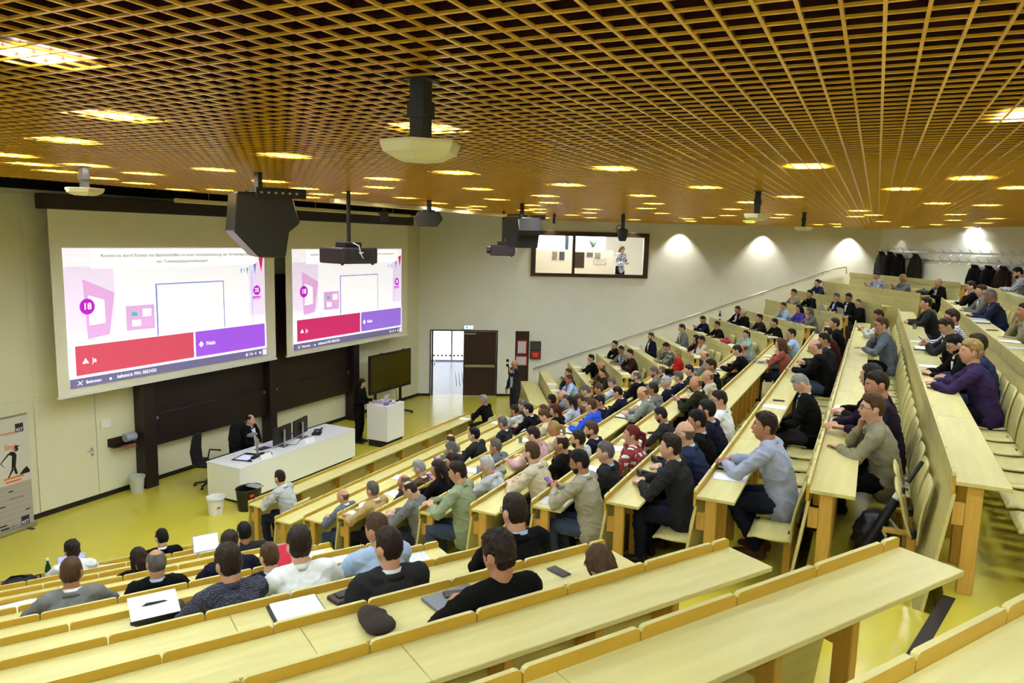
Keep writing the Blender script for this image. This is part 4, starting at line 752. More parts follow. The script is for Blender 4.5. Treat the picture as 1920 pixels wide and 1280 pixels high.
def hair_mesh(style, seed=0):
    rnd = random.Random(seed)
    cover = style in ('long', 'bob', 'thick2')
    def line(p):                                     # height of the hair line for a point of the head
        f = p.y; front = {'thin': 0.090, 'shaved': 0.072}.get(style, 0.064)
        if f > 0.045: z = front-0.016*(abs(p.x)/0.06)**2
        elif f > 0.022: z = front-0.016+(0.012-front+0.016)*sstep(0.045, 0.022, f)
        elif f > -0.030: z = 0.024-0.05*math.exp(-((f-0.016)/0.010)**2)*(style != 'bald')
        else: z = 0.024-0.096*sstep(-0.030, -0.052, f)
        if style == 'bald': z = 0.2 if f > 0.0 else z
        if cover and f < 0.04: z -= 0.05*sstep(0.045, 0.02, f)
        if style in ('pony', 'bun') and -0.03 < f < 0.03: z -= 0.01
        return z
    thick = dict(short=0.009, thick=0.013, curly=0.018, thin=0.006, shaved=0.004, long=0.015, pony=0.009, bun=0.009, bob=0.018, bald=0.005)[style]
    def off(p, az, el):
        m = sstep(-0.006, 0.008, p.z-line(p))
        if style == 'bald': m *= 1-sstep(0.035, 0.055, p.z)
        if style == 'thin': m *= 1-0.75*sstep(0.085, 0.105, p.z)*(1 if p.y > -0.06 else 0.3)
        t = thick*(0.65+1.1*sstep(0.02, 0.10, p.z)*(style in ('short', 'thick', 'curly'))+0.35*(style not in ('short', 'thick', 'curly')))+0.006*sstep(0.02, 0.06, p.y)*sstep(0.06, 0.09, p.z)*(style in ('short', 'thick'))
        q = Vector((p.x*60, p.y*60, p.z*60))+Vector((seed, 0, 0))
        if style == 'curly': t += 0.011*noise.noise(q*0.9)+0.007*noise.noise(q*2)
        else: t += 0.42*t*noise.noise(Vector((q.x*0.9, q.y*0.45, q.z*0.45)))+0.30*t*noise.noise(Vector((q.x*2.2, q.y*0.9, q.z*0.9)))
        a2 = math.atan2(p.x, p.y+0.03); t += (0.0032*noise.noise(Vector((a2*7, p.z*16, seed)))+0.0022*noise.noise(Vector((a2*17, p.z*22, seed+5))))*min(1.0, thick/0.008)
        return -0.016+(0.016+t)*m
    mb = MB(); vs, fs = head_surf(52, 40, off, False); mb.add(vs, fs)
    if style == 'long':
        mb.tube([(0, -0.05, 0.04), (0, -0.085, -0.04), (0, -0.10, -0.14), (0, -0.105, -0.26), (0, -0.10, -0.33)], [(0.075, 0.05), (0.085, 0.045), (0.085, 0.035), (0.07, 0.028), (0.04, 0.015)], 22, side=(1, 0, 0))
        for s in (-1, 1): mb.tube([(s*0.066, 0.02, 0.03), (s*0.08, 0.0, -0.06), (s*0.075, -0.03, -0.18), (s*0.06, -0.06, -0.28)], [(0.016, 0.03), (0.018, 0.035), (0.018, 0.04), (0.012, 0.02)], 12, side=(1, 0, 0))
    if style == 'bob':
        mb.tube([(0, -0.06, 0.02), (0, -0.08, -0.05), (0, -0.075, -0.12), (0, -0.07, -0.15)], [(0.078, 0.045), (0.085, 0.04), (0.078, 0.03), (0.06, 0.02)], 22, side=(1, 0, 0))
    if style == 'pony':
        mb.tube([(0, -0.095, 0.04), (0, -0.135, 0.03), (0, -0.15, -0.05), (0, -0.14, -0.17)], [0.022, 0.028, 0.028, 0.008], 12)
    if style == 'bun': mb.ball((0, -0.115, 0.06), 0.036, 14, 10)
    return remesh(mb, 0.0045, 'hair', 0)
HAIR = {}
def hair(style, seed):
    s = seed % 3 if style in ('short', 'thick', 'curly') else 0
    if (style, s) not in HAIR: HAIR[(style, s)] = hair_mesh(style, s*7+1)
    return HAIR[(style, s)]
def beard_mesh():
    def off(p, az, el):
        m = sstep(-0.035, -0.055, p.z-0.35*max(0, 0.05-p.y)) * (1 if p.y > 0 else 0)
        if p.y > 0.07 and p.z > -0.075: m *= sstep(0.008, 0.02, abs(p.x)-0.012)
        m *= sstep(-0.01, 0.012, p.y)
        return -0.014+(0.014+0.0045+0.002*noise.noise(p*90))*m
    vs, fs = head_surf(44, 34, off, True); return remesh(MB().add(vs, fs), 0.005, 'beard', 1)
BEARD = beard_mesh()
gm = MB()
for s in (-1, 1):
    gm.tube([(s*0.034+0.024*cos(a), 0.094, 0.004+0.018*sin(a)) for a in [2*pi*i/14 for i in range(15)]], 0.0022, 6, round_cap=False)
    gm.tube([(s*0.058, 0.092, 0.01), (s*0.076, 0.06, 0.012), (s*0.08, 0.0, 0.008), (s*0.078, -0.02, -0.005)], 0.002, 6)
gm.tube([(-0.012, 0.098, 0.008), (0.012, 0.098, 0.008)], 0.002, 6); GLASSES = gm.mesh('glasses', black_m, True)
eye_w = mat('eye white', S(225, 218, 210), 0.3); eye_d = mat('iris dark', S(40, 26, 18), 0.2)
EYES = [MB().ball((q*0.031, 0.078, 0.005), (0.0125, 0.009, 0.0075), 12, 8, 0).ball((q*0.031, 0.0845, 0.005), (0.006, 0.0035, 0.006), 10, 6, 1).mesh('eye', [eye_w, eye_d], True) for q in (-1, 1)]
BROWS = [MB().tube([(q*0.014, 0.094, 0.024), (q*0.032, 0.091, 0.030), (q*0.050, 0.079, 0.025)], [(0.003, 0.004), (0.003, 0.005), (0.002, 0.002)], 8).mesh('eyebrow', black_m, True) for q in (-1, 1)]
LIPS = MB().tube([(-0.022, 0.090, -0.064), (-0.008, 0.0985, -0.0625), (0.008, 0.0985, -0.0625), (0.022, 0.090, -0.064)], [(0.002, 0.002), (0.004, 0.0055), (0.004, 0.0055), (0.002, 0.002)], 8, side=(0, 1, 0)).mesh('lips', mat('lips', S(150, 82, 74), 0.5), True)
def ik(S_, W, l1, l2, pole):
    d = W-S_; L = min(d.length, (l1+l2)*0.998); d.normalize(); W = S_+d*L
    a = (l1*l1-l2*l2+L*L)/(2*L); h = sqrt(max(1e-6, l1*l1-a*a)); p = Vector(pole); p = (p-d*p.dot(d)).normalized()
    return S_+d*a+p*h, W
def hand(mb, W, d, nrm, sgn, curl, sc=1.0):
    """palm and five fingers; d = direction of the fingers, nrm = back of the hand, sgn = side of the thumb"""
    d = Vector(d).normalized(); nrm = Vector(nrm); nrm = (nrm-d*nrm.dot(d)).normalized(); sd = d.cross(nrm)*sgn
    mb.tube([W-d*0.01, W+d*0.03, W+d*0.075, W+d*0.092], [(0.026*sc, 0.019*sc), (0.035*sc, 0.016*sc), (0.041*sc, 0.014*sc), (0.038*sc, 0.011*sc)], 12, side=sd)
    for i, (o, l, fan) in enumerate(((0.031, 0.066, 0.14), (0.0105, 0.075, 0.04), (-0.0105, 0.070, -0.05), (-0.031, 0.055, -0.16))):
        b = W+d*0.085+sd*o; e = (d+sd*fan).normalized(); pts = [b]; c = 0.15+curl*0.25
        for s in (0.45, 0.30, 0.25):
            dd = (e*cos(c)-nrm*sin(c)); pts.append(pts[-1]+dd*l*s); c += curl*0.75
        mb.tube(pts, [0.0092, 0.0086, 0.0078, 0.0066], 8)
    b = W+d*0.025+sd*0.03; e1 = (d*0.6+sd*0.75-nrm*0.25).normalized(); e2 = (d*0.9+sd*0.3-nrm*0.4*curl).normalized()
    mb.tube([b-sd*0.012, b+e1*0.032, b+e1*0.034+e2*0.03, b+e1*0.034+e2*0.052], [0.013, 0.011, 0.0095, 0.007], 8)
POSES = {}
def make_pose(key, lean=14, side=0.0, hp=(0, 0), arms=(None, None), curl=(0.6, 0.6), stand=False, legs='sit', voxel=0.0095, width=1.0, hand_dirs=(None, None), fl=(0.26, 0.07, 1.0)):
    """hp = (head pitch down, head yaw left) in degrees; arms = wrist targets (left, right) in person space"""
    hipz = 0.545 if not stand else 0.93
    hip = Vector((0, 0, hipz)); L = radians(lean)
    up = Vector((sin(radians(side)), sin(L), cos(L))).normalized(); fw = Vector((0, cos(L), -sin(L)))
    curve = lambda t: hip+up*t+Vector((0, 0.03*sin(pi*t/0.5), 0))*0.0+fw*(-0.035*sin(pi*min(1, t/0.5)))*sin(L+0.15)
    sh = curve(0.455); nb = curve(0.50)
    X = Vector((1, 0, 0)); SL = sh-X*0.185*width; SR = sh+X*0.185*width
    pit, yaw = radians(hp[0]), radians(hp[1])
    Rh = Matrix.Rotation(yaw, 4, 'Z') @ Matrix.Rotation(-pit, 4, 'X') @ Matrix.Rotation(radians(side)*0.3, 4, 'Y')
    hc = nb+up*0.058+Vector((0, 0.020, 0.088))+Vector((0, 0.03, -0.01))*sin(max(0, pit))
    Mh = Matrix.Translation(hc) @ Rh
    body = MB(); topm = MB(); legm = MB()
    vs, fs = head_surf(); body.add([Mh @ v for v in vs], fs)
    for s in (-1, 1): body.ball(Mh @ Vector((s*0.077, -0.008, -0.006)), (0.010, 0.020, 0.032), 10, 8, mtx=(Rh @ Matrix.Rotation(s*0.35, 4, 'Z')).to_3x3())
    body.tube([nb-up*0.05, nb+up*0.012, Mh @ Vector((0, -0.028, -0.06)), Mh @ Vector((0, -0.02, -0.02))], [(0.080, 0.064), (0.060, 0.062), (0.057, 0.060), (0.052, 0.052)], 16, side=X)
    def torso(mb, g):
        w = width
        mb.tube([curve(-0.115), curve(-0.03), curve(0.06), curve(0.16), curve(0.28), curve(0.38), curve(0.44), curve(0.485)], [((0.164+g)*w, 0.126+g), ((0.178+g)*w, 0.134+g), ((0.160+g)*w, 0.122+g), ((0.148+g)*w, 0.115+g), ((0.163+g)*w, 0.120+g), ((0.170+g)*w, 0.108+g), ((0.145+g)*w, 0.088+g), ((0.085+g*0.6)*w, 0.066+g*0.4)], 24, side=X)
        mb.tube([SL+X*0.0, sh+up*0.018, SR], [0.058+g, 0.064+g, 0.058+g], 14, side=up)
    torso(body, -0.022); torso(topm, 0.010)
    JO = {}
    for s, Wt, Sx, cu, hdv in ((-1, arms[0], SL, curl[0], hand_dirs[0]), (1, arms[1], SR, curl[1], hand_dirs[1])):
        if Wt is None: Wt = Vector((s*0.14, 0.30, 0.62)) if not stand else Vector((s*0.27, 0.02, 0.80))
        if Wt == 'chin': Wt = hc+Vector((s*0.05, 0.085, -0.205))
        Wt = Vector(Wt); pole = Vector((s*0.95, -0.35, -0.42)) if not stand else Vector((s*0.3, -1, 0))
        El, Wt = ik(Sx, Wt, 0.295, 0.255, pole)
        fd = (Wt-El).normalized()
        for mb, g in ((body, -0.012), (topm, 0.006)):
            e = Wt if mb is body else Wt-fd*0.012
            mb.tube([Sx+X*s*-0.01, Sx.lerp(El, 0.3), Sx.lerp(El, 0.7), El, El.lerp(e, 0.25), El.lerp(e, 0.65), e], [0.062+g, 0.056+g, 0.049+g, 0.046+g, 0.047+g, 0.041+g, 0.031+g*1.1], 14)
        hd = Vector(hdv[0]) if hdv else fd; nr = Vector(hdv[1]) if hdv else Vector((0, 0, 1))
        hand(body, Wt, hd, nr, -s, cu); JO[s] = (Wt, hd.normalized())
    FEET = []
    for s in (-1, 1):
        H0 = hip+Vector((s*0.088, 0.0, -0.02))
        if legs == 'sit': K = Vector((s*0.11, 0.40, 0.515)); A = Vector((s*0.12, 0.36, 0.095))
        elif legs == 'back': K = Vector((s*0.13, 0.40, 0.51)); A = Vector((s*0.10, 0.16, 0.11))
        elif legs == 'ext': K = Vector((s*0.12, 0.41, 0.50)); A = Vector((s*0.10, 0.58, 0.10))
        else: K = Vector((s*0.10, 0.03, 0.49)); A = Vector((s*0.11, -0.02, 0.09))
        for mb, g in ((body, -0.014), (legm, 0.008)):
            mb.tube([H0-Vector((0, 0.03, 0)) if not stand else H0+Vector((0, 0, 0.06)), H0.lerp(K, 0.35), H0.lerp(K, 0.75), K, K.lerp(A, 0.3), K.lerp(A, 0.7), A], [0.074+g, 0.082+g, 0.070+g, 0.060+g, 0.060+g, 0.048+g, 0.042+g*1.2], 16)
        body.tube([A, A+Vector((0, 0.03, -0.05)), A+Vector((0, 0.10, -0.065))], [0.032, 0.03, 0.022], 10)
        FEET.append((A.x, A.y))
        sm = MB(); zz = A.z-0.095
        sm.tube([(A.x, A.y-0.05, zz+0.045), (A.x, A.y+0.03, zz+0.05), (A.x, A.y+0.12, zz+0.04), (A.x+s*0.01, A.y+0.20, zz+0.032)], [(0.038, 0.044), (0.043, 0.048), (0.046, 0.038), (0.036, 0.028)], 14, side=X); sm.tube([(A.x, A.y-0.01, zz+0.06), (A.x, A.y-0.012, zz+0.12)], [(0.047, 0.05), (0.043, 0.045)], 12)
        JO['shoe%d' % s] = remesh(sm, 0.009, 'shoe', 2)
    legm.tube([hip-Vector((0, 0.02, 0.06)) if not stand else hip-Vector((0, 0, 0.05)), hip+up*0.0, hip+up*0.05], [(0.160*width, 0.112), (0.152*width, 0.112), (0.128*width, 0.095)], 20, side=X)
    P = dict(head=Mh, hc=hc, body=remesh(body, voxel, 'body', 2), top=remesh(topm, 0.011, 'top', 3, 0.0075, len(POSES)), legs=remesh(legm, 0.0125, 'trousers', 3, 0.007, len(POSES)+9), shoes=(JO['shoe-1'], JO['shoe1']), hands=(JO[-1], JO[1]))
    # collar rings, shirt front and jacket lapels around the neck
    def ring(r0, r1, h, z0, name, gap=0.0):
        mb = MB(); n = 20; vs = []; base = nb+up*z0
        Zx = up; Yx = (Vector((0, 1, 0))-up*up.y).normalized()
        prof = [(r0, 0.0), (r1, h), (r1+0.006, h), (r0+0.010, -0.004)]
        for r, z in prof:
            for i in range(n):
                a = 2*pi*i/n; dz = z-0.022*max(0, sin(a))*(z > 0); vs.append(base+X*(r*1.02*cos(a))+Yx*(r*sin(a)*1.02)+Zx*dz)
        fs = [(j % 4*n+i, j % 4*n+(i+1) % n, (j+1) % 4*n+(i+1) % n, (j+1) % 4*n+i) for j in range(4) for i in range(n)]
        me = mb.add(vs, fs).mesh(name, void_m, True); me.materials.clear(); me.materials.append(None); return me
    P['collar'] = ring(0.070, 0.064, 0.042, -0.008, 'shirt_collar'); P['jcollar'] = ring(0.088, 0.074, 0.034, -0.022, 'jacket_collar')
    mb = MB(); vs = []; nr = 12; nc = 9
    TT = [(-0.115, 0.126), (-0.03, 0.134), (0.06, 0.122), (0.16, 0.115), (0.28, 0.120), (0.38, 0.108), (0.44, 0.088), (0.485, 0.066)]
    def dep_at(t):
        for (t0, d0), (t1, d1) in zip(TT, TT[1:]):
            if t0 <= t <= t1: return d0+(d1-d0)*(t-t0)/(t1-t0)
        return 0.1
    for j in range(nr):
        q = j/(nr-1); t = 0.47-fl[0]*q; c = curve(t); hw = fl[1]*(1-q*fl[2])+0.004; dep = dep_at(t)+0.021
        for i in range(nc):
            f = i/(nc-1)*2-1; vs.append(c+X*(hw*f)+fw*(dep*sqrt(1-(hw*f/0.18)**2)))
    fs = [(j*nc+i, j*nc+i+1, (j+1)*nc+i+1, (j+1)*nc+i) for j in range(nr-1) for i in range(nc-1)]
    me = mb.add(vs, fs).mesh('shirt_front', void_m, True); me.materials.clear(); me.materials.append(None); P['front'] = me
    POSES[key] = P; return P
# wrist targets: desk top is at z 0.77; the desk edge lies about 0.28 in front of the hips
A_ = dict(lean=13, arms=((-0.10, 0.40, 0.80), (0.07, 0.42, 0.80)), hand_dirs=(((0.7, 0.6, -0.05), (0, 0, 1)), ((-0.75, 0.5, 0.0), (0, 0, 1))))
make_pose('A0', hp=(4, 8), **A_); make_pose('A1', hp=(-2, -6), **{**A_, 'lean': 16, 'arms': ((-0.17, 0.46, 0.80), (0.14, 0.44, 0.80)), 'hand_dirs': (((0.3, 0.9, 0), (0, 0, 1)), ((-0.3, 0.9, 0), (0, 0, 1)))}); make_pose('A2', hp=(6, 22), **{**A_, 'lean': 9, 'width': 1.06}); make_pose('A3', hp=(0, -18), **{**A_, 'lean': 18, 'width': 0.95})
make_pose('B0', lean=15, side=-4, hp=(2, 6), arms=((-0.15, 0.40, 0.80), 'chin'), curl=(0.5, 1.1), hand_dirs=(None, ((-0.25, -0.15, 1), (0.5, 0.8, 0)))); make_pose('B1', lean=14, side=4, hp=(4, -4), arms=('chin', (0.13, 0.42, 0.80)), curl=(1.1, 0.5), hand_dirs=(((0.25, -0.15, 1), (-0.5, 0.8, 0)), None))
make_pose('D0', lean=18, hp=(26, 6), arms=((-0.12, 0.44, 0.80), (0.06, 0.46, 0.81)), curl=(0.4, 0.9)); make_pose('D1', lean=20, hp=(18, -10), arms=((-0.20, 0.50, 0.80), (0.12, 0.44, 0.81)), curl=(0.5, 0.9))
make_pose('E0', lean=12, hp=(22, 4), arms=((-0.05, 0.36, 0.90), (0.05, 0.37, 0.90)), curl=(0.9, 0.9), hand_dirs=(((0.5, 0.6, 0.5), (-0.7, 0.3, 0.3)), ((-0.5, 0.6, 0.5), (0.7, 0.3, 0.3)))); make_pose('E1', lean=15, hp=(10, 12), arms=((-0.07, 0.40, 0.86), (0.05, 0.42, 0.86)), curl=(0.9, 0.9), hand_dirs=(((0.5, 0.7, 0.3), (-0.7, 0.3, 0.3)), ((-0.5, 0.7, 0.3), (0.7, 0.3, 0.3))))
make_pose('F0', lean=4, hp=(3, 8), arms=((-0.05, 0.22, 0.70), (0.06, 0.24, 0.68)), curl=(0.7, 0.7), hand_dirs=(((0.9, 0.3, 0), (0, 0.5, 1)), ((-0.9, 0.3, 0), (0, 0.5, 1)))); make_pose('F1', lean=8, hp=(8, -8), arms=((-0.12, 0.28, 0.66), (0.12, 0.28, 0.66)), curl=(0.7, 0.7))
make_pose('A4', hp=(8, 14), **{**A_, 'lean': 11, 'side': 3, 'arms': ((-0.14, 0.36, 0.80), (0.02, 0.44, 0.80)), 'width': 1.03}); make_pose('A5', hp=(-5, 2), **{**A_, 'lean': 14, 'side': -3, 'width': 1.08})
make_pose('B2', lean=12, side=-3, hp=(-4, 16), arms=((-0.12, 0.36, 0.80), 'chin'), curl=(0.6, 1.2), hand_dirs=(((0.8, 0.5, 0), (0, 0, 1)), ((-0.35, 0.0, 1), (0.5, 0.8, 0)))); make_pose('F2', lean=6, side=2, hp=(-2, 14), arms=((-0.02, 0.20, 0.84), (0.03, 0.24, 0.80)), curl=(0.8, 0.8), hand_dirs=(((0.95, 0.1, 0), (0, 0.7, 0.5)), ((-0.95, 0.1, 0), (0, 0.7, 0.5))), width=1.05)
make_pose('L0', lean=13, hp=(38, 4), arms=((-0.05, 0.34, 0.66), (0.07, 0.34, 0.66)), curl=(0.9, 0.9), legs='back')
make_pose('U0', lean=-10, hp=(14, 4), arms=((-0.05, 0.22, 0.68), (0.06, 0.24, 0.66)), curl=(0.7, 0.7))
make_pose('X0', lean=18, hp=(-4, 14), arms=((-0.05, 0.50, 0.80), (0.05, 0.49, 0.815)), curl=(0.8, 0.8), hand_dirs=(((0.8, 0.6, 0), (0, 0, 1)), ((-0.7, 0.7, 0), (0, 0.3, 1))), legs='back', voxel=0.0075)
make_pose('X1', lean=15, side=-3, hp=(-3, 10), arms=((-0.08, 0.40, 0.80), 'chin'), curl=(0.5, 1.0), hand_dirs=(((0.8, 0.5, 0), (0, 0, 1)), ((-0.2, -0.1, 1), (0.6, 0.8, 0))), legs='ext', voxel=0.0075)
make_pose('S0', fl=(0.46, 0.085, 0.35), lean=2, hp=(2, 12), arms=((-0.10, 0.20, 1.36), (0.27, 0.10, 0.83)), curl=(1.3, 0.4), stand=True, legs='stand', hand_dirs=(((0.6, 0.35, 0.7), (-0.5, 0.8, 0)), ((0, 0.3, -0.9), (0.9, 0.2, 0.1))))
make_pose('S1', lean=6, hp=(14, 0), arms=((-0.12, 0.34, 1.12), (0.12, 0.34, 1.12)), curl=(0.6, 0.6), stand=True, legs='stand', width=0.88)
VAR = {'A': ['A0', 'A1', 'A2', 'A4', 'A3', 'A5'], 'B': ['B0', 'B1', 'B2'], 'D': ['D0', 'D1'], 'E': ['E0', 'E1'], 'F': ['F0', 'F2', 'F1'], 'L': ['L0'], 'U': ['U0'], 'X': ['X0'], 'Y': ['X1'], 'S': ['S0'], 'W': ['S1']}
HC = dict(black=S(22, 16, 14), dbrown=S(46, 30, 20), brown=S(86, 58, 34), blonde=S(176, 144, 84), lgrey=S(160, 158, 154), grey=S(104, 100, 94), white=S(205, 203, 198), red=S(112, 28, 20), auburn=S(78, 28, 16), skin=S(120, 96, 80))
HN = dict(black='black', dbrown='dark brown', brown='brown', blonde='blond', lgrey='light grey', grey='grey', white='white', red='red', auburn='auburn', skin='')
SN = dict(short='short {} hair', thick='thick {} hair', curly='curly {} hair', thin='receding {} hair', shaved='shaved {} hair', long='long {} hair', pony='{} hair tied back', bun='{} hair in a bun', bob='chin-length {} hair', bald='a bald head')
TC = dict(white=S(232, 232, 228), grey=S(112, 112, 110), black=S(24, 22, 22), navy=S(36, 36, 58), charcoal=S(56, 54, 56), lblue=S(168, 190, 222), lgrey=S(176, 178, 176), slate=S(100, 108, 118), tan=S(176, 148, 100), brown=S(100, 78, 54), sage=S(140, 150, 118), beige=S(196, 184, 156), pink=S(190, 150, 150), taupe=S(158, 152, 132), dgreen=S(52, 54, 34), blue=S(44, 82, 196), dblue=S(44, 52, 84), bluegrey=S(160, 166, 186), olive=S(140, 134, 108), dpurple=S(50, 38, 56), purple=S(58, 44, 82), maroon=S(70, 34, 32), rose=S(150, 84, 74), teal=S(60, 110, 100), violet=S(78, 66, 156), red=S(176, 38, 36), aqua=S(150, 186, 180), maroonbrown=S(60, 36, 28))
TN = dict(lblue='light blue', lgrey='light grey', dgreen='dark green', dblue='dark blue', bluegrey='pale blue-grey', dpurple='dark purple', purple='deep purple', maroonbrown='dark brown-red', dotnavy='navy dotted', plaidgrey='grey tweed', plaidred='red and white plaid', check='checked', stripe='striped', camo='green patterned', slate='slate blue', sage='sage green')
def cloth(c, kind):
    nm = 'cloth %s %s' % (TN.get(c, c), kind)
    if c == 'dotnavy': return pattern_mat(nm, 'dots', S(38, 38, 54), S(140, 140, 160), scale=90)
    if c == 'plaidgrey': return pattern_mat(nm, 'check', S(104, 108, 106), S(130, 134, 128), scale=45)
    if c == 'plaidred': return pattern_mat(nm, 'plaid', S(225, 215, 210), S(44, 40, 64), S(150, 40, 44), scale=22)
    if c == 'check': return pattern_mat(nm, 'check', S(214, 214, 220), S(56, 60, 84), scale=38)
    if c == 'stripe': return pattern_mat(nm, 'stripe', S(206, 212, 226), S(92, 104, 140), scale=60)
    if c == 'floral': return pattern_mat(nm, 'print', S(206, 208, 212), S(120, 130, 150), S(70, 80, 104), scale=16)
    if c == 'camo': return pattern_mat(nm, 'print', S(60, 62, 44), S(130, 132, 108), S(180, 180, 160), scale=26)
    rough = 0.9; pass
    k = 0.55 if max(TC[c][:3]) < 0.05 else 0.8 if max(TC[c][:3]) < 0.15 else 0.95
    return mat(nm, tuple(q*k for q in TC[c][:3])+(1,), rough, var=0.12, vscale=14, bump=0.15, bscale=220, spec=0.12)
skins = [mat('skin %d' % i, c, 0.5, var=0.06, vscale=20, spec=0.35) for i, c in enumerate((S(196, 148, 118), S(184, 132, 102), S(204, 160, 132), S(172, 120, 90)))]
hairm = {k: mat('hair '+k, tuple(q*0.75 for q in c[:3])+(1,), 0.5, spec=0.25, var=0.35, vscale=30, stretch=(1, 1, 0.25), bump=0.9, bscale=110) for k, c in HC.items()}
trm = [mat('trousers '+n, tuple(q*0.7 for q in c[:3])+(1,), 0.9, var=0.1, vscale=12, bump=0.1, bscale=250, spec=0.15) for n, c in (('black', S(22, 20, 22)), ('dark jeans', S(38, 42, 58)), ('charcoal', S(50, 48, 48)), ('jeans', S(70, 82, 104)))]
shm = [mat('leather black', S(20, 16, 14), 0.35), mat('leather brown', S(84, 48, 26), 0.4), mat('trainers pale', S(190, 180, 150), 0.6)]
def setm(o, m): o.material_slots[0].link = 'OBJECT'; o.material_slots[0].material = m; return o
NPER = [0]
def person(loc, rz, pose, hstyle, hcol, kind, tcol, extra, label, group, sc=1.0, skin=None, tr=None, shoe=None):
    i = NPER[0]; NPER[0] += 1; P = POSES[pose]
    b = link('person', P['body'], None, loc, (0, 0, rz)); b.scale = (sc, sc, sc); setm(b, skins[(i*7+i//3) % 4] if skin is None else skins[skin]); tag(b, label, 'person', group)
    top = setm(link({'jacket': 'jacket', 'sweater': 'sweater', 'hoodie': 'hooded_sweatshirt', 'shirt': 'shirt'}[kind], P['top'], b), cloth(tcol, kind))
    setm(link('trousers', P['legs'], b), trm[(i*5+2) % 4] if tr is None else trm[tr])
    for s in (0, 1): setm(link('shoe', P['shoes'][s], b), shm[(0, 0, 1, 0, 2)[i % 5]] if shoe is None else shm[shoe])
    def onhead(name, me, m=None):
        o = link(name, me, b); o.matrix_local = P['head']
        if m: setm(o, m)
        return o
    h = onhead('hair', hair(hstyle, i), hairm[hcol])
    for q in (0, 1): onhead('eye', EYES[q]); onhead('eyebrow', BROWS[q], hairm['dbrown' if hcol in ('skin', 'red') else hcol])
    onhead('lips', LIPS)
    if 'beard' in extra: onhead('beard', BEARD, hairm[hcol if hcol != 'skin' else 'brown'])
    if 'glasses' in extra: onhead('glasses', GLASSES)
    if kind == 'jacket':
        setm(link('shirt_collar', P['collar'], b), cloth('white' if i % 4 else 'lblue', 'shirt')); setm(link('jacket_collar', P['jcollar'], b), cloth(tcol, kind)); setm(link('shirt_front', P['front'], b), cloth('white' if i % 4 else 'lblue', 'shirt'))
    elif kind == 'shirt': setm(link('collar', P['collar'], b), cloth(tcol, kind))
    elif kind == 'hoodie':
        setm(link('hood', hood_mesh(pose), b), cloth(tcol, kind))
    return b
HOODS = {}
def hood_mesh(pose):
    if pose not in HOODS:
        c = POSES[pose]['hc']; mb = MB(); mb.tube([(-0.085, c.y-0.045, c.z-0.165), (-0.06, c.y-0.11, c.z-0.165), (0, c.y-0.14, c.z-0.175), (0.06, c.y-0.11, c.z-0.165), (0.085, c.y-0.045, c.z-0.165)], [0.03, 0.042, 0.05, 0.042, 0.03], 12); mb.ball((0, c.y-0.13, c.z-0.24), (0.09, 0.045, 0.08), 14, 10)
        HOODS[pose] = remesh(mb, 0.01, 'hood', 3, 0.004, 3)
    return HOODS[pose]
